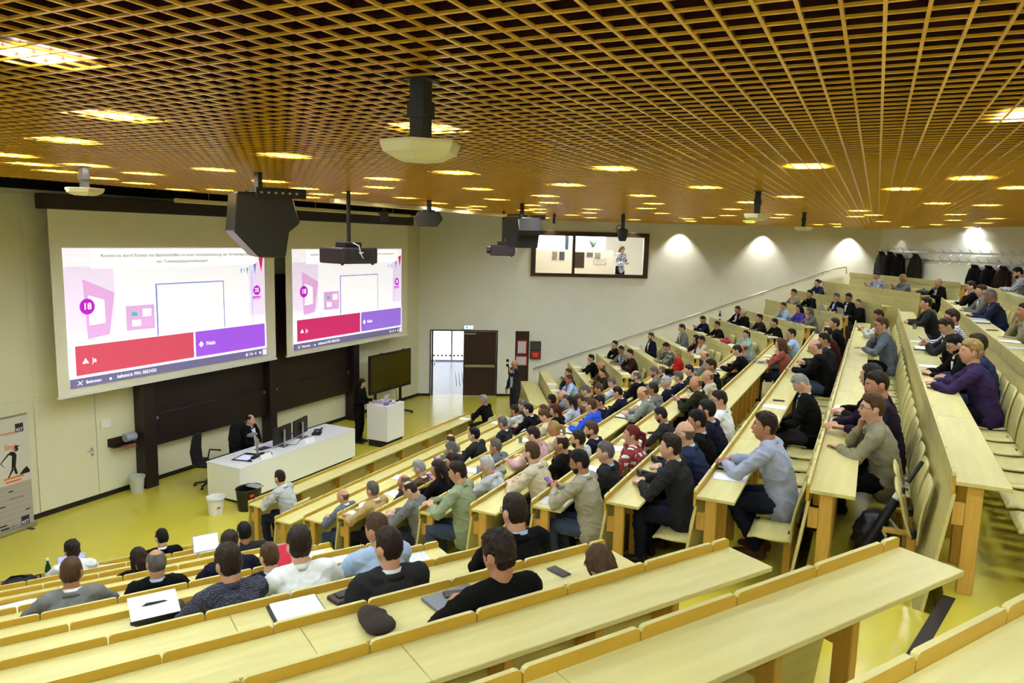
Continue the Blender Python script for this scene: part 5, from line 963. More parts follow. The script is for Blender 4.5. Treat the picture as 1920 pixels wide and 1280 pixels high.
PEOPLE = [
('N', 2, 1.56, 0.45, 1.2, 'curly', 'dbrown', 'shirt', 'white', 'A', '-'),
('N', 6, 2.34, 0.48, 1.2, 'short', 'brown', 'jacket', 'grey', 'A', '-'),
('N', 4, 1.34, 0.5, 1.1, 'long', 'dbrown', 'sweater', 'black', 'A', '-'),
('N', 2, 0.54, 0.45, 1.16, 'short', 'black', 'jacket', 'black', 'A', '-'),
('N', 6, 1.72, 0.55, 1.18, 'thin', 'grey', 'jacket', 'black', 'F', '-'),
('N', 6, 1.1, 0.48, 1.18, 'short', 'dbrown', 'shirt', 'navy', 'A', '-'),
('N', 8, 1.82, 0.48, 1.2, 'thick', 'dbrown', 'shirt', 'dotnavy', 'B', '-'),
('N', 4, 0.24, 0.53, 1.16, 'short', 'black', 'sweater', 'charcoal', 'A', '-'),
('N', 7, 1.16, 0.53, 1.1, 'short', 'brown', 'jacket', 'navy', 'A', '-'),
('N', 8, 1.34, 0.48, 1.22, 'thick', 'dbrown', 'shirt', 'white', 'A', '-'),
('N', 8, 0.74, 0.4, 1.2, 'short', 'brown', 'shirt', 'lblue', 'A', '-'),
('N', 9, 1.24, 0.5, 1.2, 'short', 'dbrown', 'jacket', 'charcoal', 'F', '-'),
('N', 9, 0.3, 0.5, 1.24, 'short', 'dbrown', 'jacket', 'black', 'B', 'glasses'),
('N', 10, 1.18, 0.52, 1.15, 'curly', 'dbrown', 'sweater', 'black', 'A', '-'),
('N', 10, 0.6, 0.65, 1.02, 'bob', 'brown', 'sweater', 'black', 'U', 'glasses'),
('M', 1, 0.26, 0.45, 1.2, 'short', 'dbrown', 'jacket', 'lgrey', 'A', 'beard'),
('M', 1, 7.24, 0.58, 1.2, 'thick', 'lgrey', 'jacket', 'black', 'A', '-'),
('M', 3, 0.26, 0.6, 1.1, 'bald', 'skin', 'jacket', 'slate', 'A', '-'),
('M', 4, 0.16, 0.53, 1.16, 'short', 'grey', 'jacket', 'tan', 'A', '-'),
('M', 4, 0.84, 0.6, 1.06, 'thin', 'grey', 'jacket', 'charcoal', 'B', '-'),
('M', 5, 0.12, 0.58, 1.12, 'thin', 'dbrown', 'sweater', 'grey', 'D', 'glasses'),
('M', 4, 1.28, 0.5, 1.16, 'thick', 'lgrey', 'jacket', 'brown', 'E', 'glasses'),
('M', 5, 0.81, 0.43, 1.2, 'long', 'dbrown', 'sweater', 'black', 'A', '-'),
('M', 5, 1.25, 0.4, 1.18, 'short', 'dbrown', 'jacket', 'charcoal', 'E', 'glasses'),
('M', 6, 0.2, 0.4, 1.24, 'thick', 'dbrown', 'shirt', 'sage', 'A', '-'),
('M', 4, 2.26, 0.48, 1.2, 'thick', 'grey', 'jacket', 'charcoal', 'E', '-'),
('M', 3, 3.4, 0.5, 1.18, 'thin', 'brown', 'jacket', 'grey', 'A', '-'),
('M', 4, 3.12, 0.4, 1.24, 'short', 'black', 'sweater', 'charcoal', 'A', '-'),
('M', 5, 2.4, 0.5, 1.12, 'thick', 'grey', 'shirt', 'slate', 'B', '-'),
('M', 6, 0.9, 0.45, 1.14, 'thick', 'white', 'jacket', 'lgrey', 'D', '-'),
('M', 4, 4.16, 0.35, 1.22, 'short', 'grey', 'jacket', 'charcoal', 'F', '-'),
('M', 3, 6.11, 0.45, 1.2, 'short', 'dbrown', 'jacket', 'lgrey', 'B', '-'),
('M', 3, 6.55, 0.43, 1.22, 'short', 'grey', 'jacket', 'charcoal', 'A', '-'),
('M', 4, 5.39, 0.38, 1.22, 'short', 'black', 'jacket', 'black', 'A', '-'),
('M', 4, 5.83, 0.58, 1.14, 'short', 'brown', 'jacket', 'navy', 'B', '-'),
('M', 5, 4.39, 0.53, 1.18, 'short', 'brown', 'sweater', 'beige', 'D', '-'),
('M', 5, 4.83, 0.45, 1.2, 'bob', 'auburn', 'sweater', 'black', 'A', '-'),
('M', 6, 2.92, 0.48, 1.18, 'pony', 'blonde', 'sweater', 'beige', 'A', '-'),
('M', 6, 2.34, 0.45, 1.2, 'short', 'dbrown', 'shirt', 'pink', 'D', '-'),
('M', 7, 0.8, 0.35, 1.24, 'short', 'brown', 'jacket', 'beige', 'A', 'beard'),
('M', 7, 1.5, 0.43, 1.18, 'thin', 'dbrown', 'sweater', 'black', 'B', '-'),
('M', 7, 1.94, 0.5, 1.14, 'short', 'dbrown', 'hoodie', 'lgrey', 'A', 'beard'),
('M', 7, 2.42, 0.53, 1.16, 'short', 'brown', 'jacket', 'navy', 'A', 'beard'),
('M', 8, 0.28, 0.38, 1.18, 'thick', 'black', 'jacket', 'taupe', 'E', 'beardglasses'),
('M', 8, 0.82, 0.45, 1.16, 'short', 'grey', 'jacket', 'charcoal', 'F', '-'),
('M', 6, 4.61, 0.45, 1.2, 'short', 'brown', 'hoodie', 'blue', 'A', '-'),
('M', 6, 5.05, 0.45, 1.18, 'short', 'black', 'jacket', 'navy', 'A', '-'),
('M', 5, 6.12, 0.48, 1.16, 'short', 'brown', 'jacket', 'brown', 'D', '-'),
('M', 5, 5.62, 0.45, 1.2, 'bob', 'black', 'shirt', 'stripe', 'A', '-'),
('M', 4, 6.46, 0.43, 1.22, 'short', 'black', 'jacket', 'charcoal', 'A', '-'),
('M', 4, 7.14, 0.4, 1.2, 'bald', 'skin', 'shirt', 'slate', 'A', '-'),
('M', 5, 6.6, 0.38, 1.24, 'short', 'grey', 'sweater', 'charcoal', 'E', '-'),
('M', 5, 7.2, 0.45, 1.18, 'short', 'brown', 'shirt', 'slate', 'A', '-'),
('M', 6, 6.18, 0.58, 1.14, 'short', 'black', 'jacket', 'navy', 'D', '-'),
('M', 7, 5.1, 0.45, 1.18, 'bald', 'skin', 'jacket', 'plaidgrey', 'D', 'glasses'),
('M', 7, 5.6, 0.55, 1.16, 'short', 'dbrown', 'hoodie', 'grey', 'A', '-'),
('M', 7, 6.36, 0.5, 1.16, 'short', 'white', 'jacket', 'navy', 'A', '-'),
('M', 7, 7.34, 0.63, 1.1, 'thick', 'grey', 'jacket', 'navy', 'B', '-'),
('M', 8, 5.22, 0.48, 1.18, 'bald', 'skin', 'jacket', 'dgreen', 'E', '-'),
('M', 8, 6.02, 0.5, 1.16, 'bald', 'skin', 'jacket', 'beige', 'A', '-'),
('M', 8, 1.68, 0.5, 1.16, 'pony', 'red', 'shirt', 'plaidred', 'B', '-'),
('M', 8, 3.24, 0.65, 1.04, 'short', 'black', 'jacket', 'charcoal', 'D', 'beard'),
('M', 9, 1.08, 0.48, 1.2, 'bald', 'skin', 'jacket', 'dblue', 'A', 'glasses'),
('M', 9, 0.56, 0.43, 1.18, 'thick', 'dbrown', 'jacket', 'charcoal', 'A', '-'),
('M', 9, 1.72, 0.43, 1.18, 'thick', 'black', 'jacket', 'black', 'A', '-'),
('M', 9, 2.22, 0.43, 1.2, 'short', 'black', 'jacket', 'navy', 'A', '-'),
('M', 9, 2.98, 0.43, 1.18, 'short', 'dbrown', 'shirt', 'white', 'A', 'glasses'),
('M', 10, 0.84, 0.4, 1.2, 'thick', 'dbrown', 'shirt', 'bluegrey', 'X', '-'),
('M', 10, 3.46, 0.53, 1.16, 'short', 'lgrey', 'jacket', 'black', 'L', '-'),
('M', 11, 1.3, 0.35, 1.14, 'thick', 'brown', 'sweater', 'olive', 'Y', 'glasses'),
('M', 11, 1.95, 0.4, 1.24, 'short', 'dbrown', 'sweater', 'dpurple', 'A', '-'),
('M', 11, 2.55, 0.35, 1.22, 'long', 'black', 'sweater', 'black', 'A', '-'),
('M', 12, 3.5, 0.38, 1.16, 'curly', 'blonde', 'sweater', 'purple', 'X', '-'),
('M', 12, 4.03, 0.53, 1.18, 'short', 'dbrown', 'sweater', 'dblue', 'A', '-'),
('M', 12, 4.47, 0.28, 1.12, 'thick', 'black', 'jacket', 'black', 'D', 'beardglasses'),
('M', 12, 6.5, 0.28, 1.14, 'short', 'dbrown', 'jacket', 'charcoal', 'E', 'glasses'),
('M', 12, 7.02, 0.48, 1.22, 'short', 'dbrown', 'shirt', 'check', 'A', 'beard'),
('M', 12, 10.84, 0.28, 1.16, 'short', 'dbrown', 'sweater', 'charcoal', 'A', '-'),
('M', 11, 7.86, 0.6, 1.24, 'short', 'brown', 'sweater', 'slate', 'B', 'glasses'),
('M', 11, 10.44, 0.43, 1.18, 'short', 'dbrown', 'shirt', 'lgrey', 'E', '-'),
('R', 11, 0.12, 0.4, 1.06, 'shaved', 'brown', 'hoodie', 'black', 'A', '-'),
('M', 10, 6.78, 0.4, 1.2, 'bald', 'skin', 'sweater', 'black', 'D', 'glasses'),
('M', 10, 7.74, 0.48, 1.2, 'short', 'black', 'jacket', 'charcoal', 'A', '-'),
('M', 10, 9.34, 0.43, 1.18, 'thin', 'black', 'sweater', 'maroon', 'A', '-'),
('M', 10, 11.04, 0.5, 1.18, 'short', 'dbrown', 'hoodie', 'black', 'A', '-'),
('M', 13, 9.98, 0.38, 1.12, 'thick', 'lgrey', 'jacket', 'dblue', 'D', '-'),
('M', 13, 11.32, 0.38, 1.14, 'short', 'brown', 'jacket', 'grey', 'A', '-'),
('M', 13, 13.0, 0.38, 1.14, 'short', 'dbrown', 'sweater', 'black', 'B', '-'),
('M', 13, 6.84, 0.35, 1.1, 'short', 'dbrown', 'sweater', 'olive', 'B', '-'),
('M', 14, 14.12, 0.45, 1.14, 'short', 'black', 'shirt', 'check', 'D', 'beardglasses'),
('R', 13, 0.1, 0.5, 1.06, 'bald', 'skin', 'jacket', 'black', 'B', '-'),
('R', 13, 1.5, 0.43, 1.1, 'short', 'blonde', 'sweater', 'grey', 'E', 'glasses'),
('R', 13, 2.82, 0.45, 1.1, 'short', 'black', 'shirt', 'check', 'E', '-'),
('R', 12, 4.32, 0.43, 1.06, 'bun', 'black', 'shirt', 'dblue', 'A', '-'),
('R', 11, 3.8, 0.43, 1.08, 'short', 'black', 'sweater', 'taupe', 'B', '-'),
('R', 11, 2.72, 0.4, 1.12, 'thick', 'black', 'sweater', 'black', 'B', '-'),
('R', 11, 1.28, 0.43, 1.14, 'short', 'grey', 'jacket', 'black', 'F', '-'),
('R', 11, 0.7, 0.48, 1.18, 'short', 'dbrown', 'jacket', 'black', 'A', '-'),
('R', 10, 2.24, 0.4, 1.08, 'short', 'brown', 'shirt', 'lblue', 'B', '-'),
('R', 10, 1.32, 0.43, 1.1, 'long', 'black', 'sweater', 'violet', 'A', '-'),
('R', 10, 0.64, 0.4, 1.06, 'bob', 'grey', 'jacket', 'grey', 'B', '-'),
('R', 9, 0.46, 0.35, 1.08, 'short', 'black', 'sweater', 'black', 'A', '-'),
('R', 9, 1.54, 0.33, 1.02, 'thick', 'black', 'sweater', 'dpurple', 'A', '-'),
('R', 9, 3.34, 0.45, 1.14, 'short', 'dbrown', 'jacket', 'black', 'A', '-'),
('R', 9, 2.78, 0.4, 1.12, 'bald', 'skin', 'sweater', 'black', 'B', '-'),
('R', 8, 2.18, 0.38, 1.08, 'short', 'black', 'sweater', 'black', 'A', 'glasses'),
('R', 8, 3.46, 0.38, 1.1, 'short', 'black', 'sweater', 'navy', 'E', '-'),
('R', 7, 2.66, 0.45, 1.2, 'short', 'dbrown', 'jacket', 'grey', 'F', '-'),
('R', 7, 1.09, 0.33, 1.1, 'long', 'black', 'sweater', 'maroon', 'B', '-'),
('R', 7, 0.65, 0.38, 1.12, 'thick', 'dbrown', 'sweater', 'beige', 'B', '-'),
('R', 8, 0.14, 0.4, 1.06, 'pony', 'black', 'shirt', 'aqua', 'A', '-'),
('R', 6, 2.78, 0.5, 1.2, 'short', 'brown', 'jacket', 'navy', 'F', 'beard'),
('R', 6, 0.84, 0.45, 1.18, 'short', 'black', 'shirt', 'camo', 'D', '-'),
('R', 6, 0.12, 0.53, 1.1, 'bob', 'blonde', 'sweater', 'red', 'F', '-'),
('R', 5, 3.22, 0.43, 1.16, 'short', 'black', 'sweater', 'black', 'B', '-'),
('R', 5, 2.14, 0.38, 1.16, 'short', 'dbrown', 'jacket', 'grey', 'A', 'glasses'),
('R', 5, 1.16, 0.43, 1.2, 'thick', 'dbrown', 'sweater', 'maroonbrown', 'B', '-'),
('R', 4, 2.06, 0.43, 1.18, 'short', 'black', 'sweater', 'black', 'B', '-'),
('R', 4, 0.49, 0.53, 1.22, 'bald', 'skin', 'sweater', 'brown', 'A', '-'),
('R', 4, 0.05, 0.35, 1.12, 'short', 'dbrown', 'sweater', 'dgreen', 'A', '-'),
('R', 3, 0.8, 0.63, 1.24, 'short', 'brown', 'shirt', 'dblue', 'B', '-'),
('R', 3, 0.12, 0.43, 1.2, 'short', 'brown', 'shirt', 'lblue', 'B', '-'),
('M', 5, 8.16, 0.53, 1.16, 'short', 'grey', 'shirt', 'stripe', 'D', 'glasses'),
('M', 6, 7.5, 0.35, 1.24, 'thin', 'grey', 'jacket', 'black', 'A', 'beard'),
('M', 6, 8.56, 0.48, 1.18, 'short', 'grey', 'shirt', 'grey', 'E', 'beard'),
('M', 6, 9.14, 0.55, 1.14, 'thin', 'grey', 'jacket', 'charcoal', 'A', '-'),
('M', 7, 10.06, 0.5, 1.16, 'bald', 'skin', 'jacket', 'grey', 'D', '-'),
('M', 8, 6.68, 0.38, 1.24, 'short', 'dbrown', 'jacket', 'black', 'A', '-'),
('M', 7, 8.16, 0.63, 1.12, 'short', 'black', 'jacket', 'charcoal', 'A', '-'),
('M', 8, 9.5, 0.53, 1.16, 'short', 'dbrown', 'sweater', 'black', 'D', '-'),
('M', 8, 10.1, 0.58, 1.16, 'bald', 'skin', 'sweater', 'grey', 'A', '-'),
('M', 9, 9.04, 0.55, 1.16, 'long', 'brown', 'sweater', 'rose', 'B', '-'),
('M', 9, 10.84, 0.5, 1.18, 'short', 'black', 'shirt', 'lblue', 'B', '-'),
('M', 9, 9.48, 0.65, 1.04, 'bob', 'blonde', 'jacket', 'teal', 'L', '-')
]
cnt = {}; used = {}
def plabel(hs, hcn, kind, tc, ex):
    h = SN[hs].format(HN[hcn]).replace('  ', ' ').strip(); k = {'jacket': 'jacket', 'sweater': 'sweater', 'hoodie': 'hooded sweatshirt', 'shirt': 'shirt'}[kind]
    e = (' and beard' if 'beard' in ex else '')+(' and glasses' if 'glasses' in ex else '')
    return 'person, %s%s, %s %s' % (h, e.replace(' and ', ', '), TN.get(tc, tc), k)
PLACED = []
rows_used = {}
for r in PEOPLE: rows_used.setdefault((r[0], r[1]), []).append(r[2])
for r in PEOPLE:
    sec, k, u, s, h, hs, hcn, kind, tc, ps, ex = r
    n = cnt.get(ps, 0); cnt[ps] = n+1; pose = VAR[ps][n % len(VAR[ps])]; P = POSES[pose]
    sc = max(0.86 if ps == 'U' else 0.92, min(1.06, h/P['hc'].z)); head = at(sec, k, u, s)
    rz = facing(sec)+radians(random.Random(len(PLACED)).uniform(-6, 6)); fwd = Vector((-sin(rz), cos(rz), 0)); p = head-fwd*(P['hc'].y*sc)-Vector((cos(rz), sin(rz), 0))*(P['hc'].x*sc)
    B = row(sec, k)[2]; q = Vector((p.x, p.y))-row(sec, k)[0]; bs = q.dot(B); want = max(0.53, min(0.64, bs)); p = p+Vector((B.x, B.y, 0))*(want-bs)
    lb = plabel(hs, hcn, kind, tc, ex)+', '+ORD[k]+' row, '+SECN[sec]
    us = sorted(rows_used[(sec, k)])
    base = lb; i = 2
    if lb in used: lb = plabel(hs, hcn, kind, tc, '')+', %s from the aisle, %s row, %s' % (ORD[us.index(u)+1], ORD[k], SECN[sec])
    used[lb] = 1
    seat(sec, k, u)
    b = person((p.x, p.y, fz(k)), rz, pose, hs, hcn, kind, tc, ex, lb, 'people in the audience', sc, tr=(3 if tc in ('sage', 'taupe') else 1 if tc in ('bluegrey',) else 0 if tc in ('olive', 'purple') else None), shoe=(1 if tc == 'olive' else None)); PLACED.append((r, b, pose))
# people at the front
person((11.45, 11.86, 0), radians(192), 'F0', 'thin', 'dbrown', 'jacket', 'black', '-', 'presenter in black suit and white shirt seated behind the white table', 'people at the front', 1.0, tr=0)
person((14.62, 11.36, 0), radians(190), 'S1', 'long', 'black', 'sweater', 'black', '-', 'person with long black hair in black standing behind the lectern', 'people at the front', 0.97, tr=0)
sp = person((18.86, 9.05, 0), radians(58), 'S0', 'bald', 'grey', 'jacket', 'charcoal', 'glasses', 'standing speaker in dark suit holding a microphone by the front desk', 'people at the front', 1.03, tr=2)
w_, d_ = POSES['S0']['hands'][0]; t = link('handheld_microphone', None); t.matrix_world = Matrix.Translation((18.86, 9.05, 0)) @ Matrix.Rotation(radians(58), 4, 'Z') @ Matrix.Scale(1.03, 4) @ Matrix.Translation(w_+d_*0.07+Vector((0.02, 0.035, 0))); tag(t, 'black handheld microphone in the hand of the standing speaker', 'microphone')
MB().tube([(0, 0, -0.10), (0, -0.01, 0.08)], [0.012, 0.016], 10).obj('handle', black_m, t); MB().ball((0, -0.012, 0.10), 0.024, 12, 8).obj('grille', spk_g, t, smooth=True)
pw = mr @ Vector((8.72, 0.95, 3.38)); person(pw, math.atan2(mr[1][0], mr[0][0])+radians(25), 'S1', 'bob', 'brown', 'shirt', 'floral', '-', 'person in grey patterned blouse standing behind the control room glass', 'people at the front', 0.97, tr=0)
# ------------------------------------------------------------------ things on the desks
ITEMS = [
('laptopN', 'N', 2, 1.56, 0.155),
('bottle', 'N', 2, 1.83, 0.155),
('glass', 'N', 2, 1.94, 0.155),
('bag', 'N', 2, 2.15, 0.155),
('papers', 'N', 2, 1.19, 0.155),
('papersB', 'N', 5, 2.61, 0.155),
('folderlid', 'N', 8, 2.23, 0.155),
('binder', 'N', 9, 1.71, 0.155),
('wallet', 'N', 9, 1.39, 0.155),
('phone', 'N', 10, 0.51, 0.155),
('beanie', 'N', 10, 1.74, 0.155),
('laptopC', 'N', 10, 1.24, 0.155),
('laptopL', 'N', 3, 0.25, 0.155),
('laptopR', 'N', 7, 0.93, 0.155),
('news', 'N', 7, 0.46, 0.155),
('papers', 'N', 6, 0.22, 0.155),
('papers', 'N', 8, 0.27, 0.155),
('phoneh', 'N', 7, 0.24, 0.155),
('papers', 'N', 2, 2.47, 0.155),
('tablet', 'N', 7, 1.53, 0.155),
('papers', 'M', 4, 0.17, 0.155),
('notebook', 'M', 4, 0.48, 0.155),
('phone', 'M', 4, 1.35, 0.155),
('papers', 'M', 4, 1.13, 0.155),
('glass', 'M', 6, 0.21, 0.155),
('papers', 'M', 3, 2.26, 0.155),
('phone', 'M', 3, 3.58, 0.155),
('papers', 'M', 4, 3.3, 0.155),
('papers', 'M', 5, 2.18, 0.155),
('glass', 'M', 6, 1.30, 0.155),
('bagg', 'M', 6, 1.66, 0.155),
('papers', 'M', 2, 7.27, 0.155),
('papers', 'M', 1, 6.9, 0.155),
('binder', 'M', 4, 5.39, 0.155),
('papers', 'M', 5, 4.2, 0.155),
('glass', 'M', 5, 3.98, 0.155),
('papers', 'M', 4, 6.06, 0.155),
('papers', 'M', 4, 5.74, 0.155),
('papers', 'M', 4, 6.38, 0.155),
('bottlew', 'M', 4, 8.08, 0.155),
('papers', 'M', 5, 6.03, 0.155),
('papers', 'M', 7, 1.32, 0.155),
('phone', 'M', 8, 0.43, 0.155),
('brochure', 'M', 8, 0.21, 0.155),
('binder', 'M', 6, 4.41, 0.155),
('binder', 'M', 7, 5.05, 0.155),
('papers', 'M', 7, 6.24, 0.155),
('cup', 'M', 8, 5.53, 0.155),
('phone', 'M', 8, 3.15, 0.155),
('papers', 'M', 8, 2.88, 0.155),
('phonedesk', 'M', 9, 1.41, 0.155),
('phonedesk2', 'M', 9, 0.85, 0.155),
('papers', 'M', 8, 1.41, 0.155),
('papers', 'M', 8, 2.41, 0.155),
('notebook', 'M', 10, 0.97, 0.155),
('papers', 'M', 10, 0.65, 0.155),
('phone', 'M', 10, 4.3, 0.155),
('papersW', 'M', 10, 3.9, 0.155),
('phone', 'M', 11, 1.36, 0.155),
('phone', 'M', 11, 2.12, 0.155),
('papers', 'M', 11, 2.45, 0.155),
('notebook', 'M', 11, 2.79, 0.155),
('papers', 'M', 11, 3.11, 0.155),
('phone', 'M', 11, 8.55, 0.155),
('binder', 'M', 8, 9.37, 0.155),
('papers', 'M', 8, 9.97, 0.155),
('laptopo', 'M', 9, 9.16, 0.155),
('jug', 'M', 9, 11.55, 0.155),
('jug', 'M', 9, 11.97, 0.155),
('plates', 'M', 9, 10.11, 0.155),
('bagw', 'M', 10, 4.58, 0.155),
('binder', 'M', 10, 7.27, 0.155),
('papers', 'M', 12, 11.46, 0.155),
('glass', 'M', 12, 9.81, 0.155),
('papers', 'M', 12, 7.89, 0.155),
('binder', 'M', 12, 6.87, 0.155),
('papers', 'M', 12, 4.58, 0.155),
('papers', 'M', 12, 3.82, 0.155),
('papers', 'M', 12, 5.17, 0.155),
('papers', 'M', 13, 13.24, 0.155),
('papers', 'M', 13, 9.56, 0.155),
('binder', 'M', 13, 8.87, 0.155),
('papers', 'M', 13, 6.21, 0.155),
('phone', 'M', 13, 7.61, 0.155),
('papers', 'M', 13, 5.5, 0.155),
('papers', 'M', 14, 12.12, 0.155),
('papers', 'R', 3, 1.67, 0.155),
('papers', 'R', 3, 0.77, 0.155),
('papers', 'R', 4, 3.03, 0.155),
('papers', 'R', 4, 1.97, 0.155),
('papers', 'R', 5, 1.38, 0.155),
('papers', 'R', 5, 0.56, 0.155),
('papers', 'R', 6, 3.37, 0.155),
('paperst', 'R', 6, 2.35, 0.155),
('papers', 'R', 7, 1.72, 0.155),
('papers', 'R', 7, 0.21, 0.155),
('papers', 'R', 8, 0.48, 0.155),
('papers', 'R', 8, 0.17, 0.155),
('glass', 'R', 8, 1.15, 0.155),
('bagr', 'R', 8, 0.8, 0.155),
('papers', 'R', 8, 3.1, 0.155),
('papers', 'R', 9, 3.27, 0.155),
('bottleb', 'R', 9, 4.01, 0.155),
('papers', 'R', 9, 2.34, 0.155),
('papers', 'R', 9, 0.17, 0.155),
('laptop', 'R', 11, 1.15, 0.155),
('laptop', 'R', 13, 1.54, 0.155),
('bag', 'R', 13, 0.2, 0.155),
('papers', 'R', 13, 0.52, 0.155),
('laptop', 'R', 11, 0.17, 0.155)
]
blk = mat('black leatherette', S(24, 22, 24), 0.5); grey_pl = mat('grey binder', S(120, 122, 128), 0.5)
scr_phone = em('phone display', S(110, 70, 170), 0.4); scr_white = em('laptop display white', S(225, 232, 250), 0.75); scr_red = em('laptop display red', S(170, 40, 60), 0.6); scr_blue = em('laptop display blue', S(150, 150, 235), 0.7)
glassm = mat('drinking glass', (0.96, 0.97, 0.95, 1), 0.03, trans=1.0, ior=1.3); greenb = mat('green bottle glass', S(20, 70, 34), 0.08, trans=0.5, ior=1.4); waterb = mat('clear bottle', S(170, 200, 230), 0.1, trans=0.7, ior=1.3)
sheet = MB().box(-0.105, 0.105, -0.14, 0.14, 0, 0.003).mesh('sheet', paper); sheet2 = MB().box(-0.105, 0.105, -0.14, 0.14, 0, 0.003).mesh('sheet', paper_g)
ph_b = MB().box(-0.037, 0.037, -0.075, 0.075, 0, 0.009).mesh('phone_body', black_m, bevel=0.004); ph_s = MB().box(-0.033, 0.033, -0.070, 0.070, 0.0091, 0.0098).mesh('display', scr_phone); ph_k = MB().box(-0.033, 0.033, -0.070, 0.070, 0.0091, 0.0098).mesh('display', scr_dark)
bn_c = MB().box(-0.16, 0.16, -0.125, 0.125, 0, 0.012).mesh('cover', blk, bevel=0.003); bn_p = MB().box(-0.14, 0.145, -0.118, 0.118, 0.012, 0.026).mesh('page_block', paper)
gl_b = MB().lathe([(0.03, 0), (0.036, 0.10), (0.033, 0.10), (0.028, 0.008)], 16, cap=False).mesh('glass_body', glassm, True)
def laptop(p, rz, label, scrm, ang=105, group=None):
    t = thing('laptop', label, 'laptop', p, rz, group)
    MB().box(-0.16, 0.16, -0.11, 0.11, 0, 0.014).obj('keyboard_base', alu, t, bevel=0.003); MB().box(-0.14, 0.14, -0.02, 0.09, 0.0141, 0.015).obj('keyboard', black_m, t)
    m = Matrix.Translation((0, 0.11, 0.012)) @ Matrix.Rotation(radians(90-ang), 4, 'X')
    l = MB().box(-0.16, 0.16, 0.0, 0.008, 0, 0.215, mtx=m).obj('lid', alu, t, bevel=0.002); MB().box(-0.15, 0.15, -0.001, -0.0002, 0.012, 0.205, mtx=m).obj('display', scrm, l)
    return t
kinds = {}
for it in ITEMS: kinds.setdefault((it[0].rstrip('BWtLNRCoh2rgbw') if False else it[0], it[1], it[2]), []).append(it[3])
NAME = dict(papers='white sheets of paper', papersB='large white sheets of paper', papersW='single white sheet', paperst='propped white sheet', news='folded newspaper', brochure='printed brochure', notebook='notebook with papers and pen', phone='phone lying flat', phoneh='phone with lit display', glass='drinking glass', bottle='green glass bottle with white label', bottlew='clear water bottle', bottleb='black flask', bag='soft black bag', bagg='grey and brown leather satchel', bagr='red and black bag', binder='open white notepad in black cover', folderlid='white folder lid over a black bag', wallet='dark wallet with phone on top', beanie='dark knitted beanie', laptopC='silver laptop with phone on it', laptopL='open laptop with blank white display', laptopN='open laptop with white display', laptopR='open laptop with red quiz display', laptopo='open dark laptop', laptop='open silver laptop', tablet='small tablet with violet display', cup='white coffee cup', phonedesk='dark conference phone', phonedesk2='dark handset unit', jug='glass water jug', plates='white plates', bagw='beige paper bag')
CAT = dict(papers='papers', papersB='papers', papersW='paper', paperst='paper', news='newspaper', brochure='brochure', notebook='notebook', phone='phone', phoneh='phone', glass='glass', bottle='bottle', bottlew='bottle', bottleb='flask', bag='bag', bagg='satchel', bagr='bag', binder='notepad', folderlid='folder', wallet='wallet', beanie='beanie', tablet='tablet', cup='cup', phonedesk='telephone', phonedesk2='telephone', jug='jug', plates='plate', bagw='paper bag')
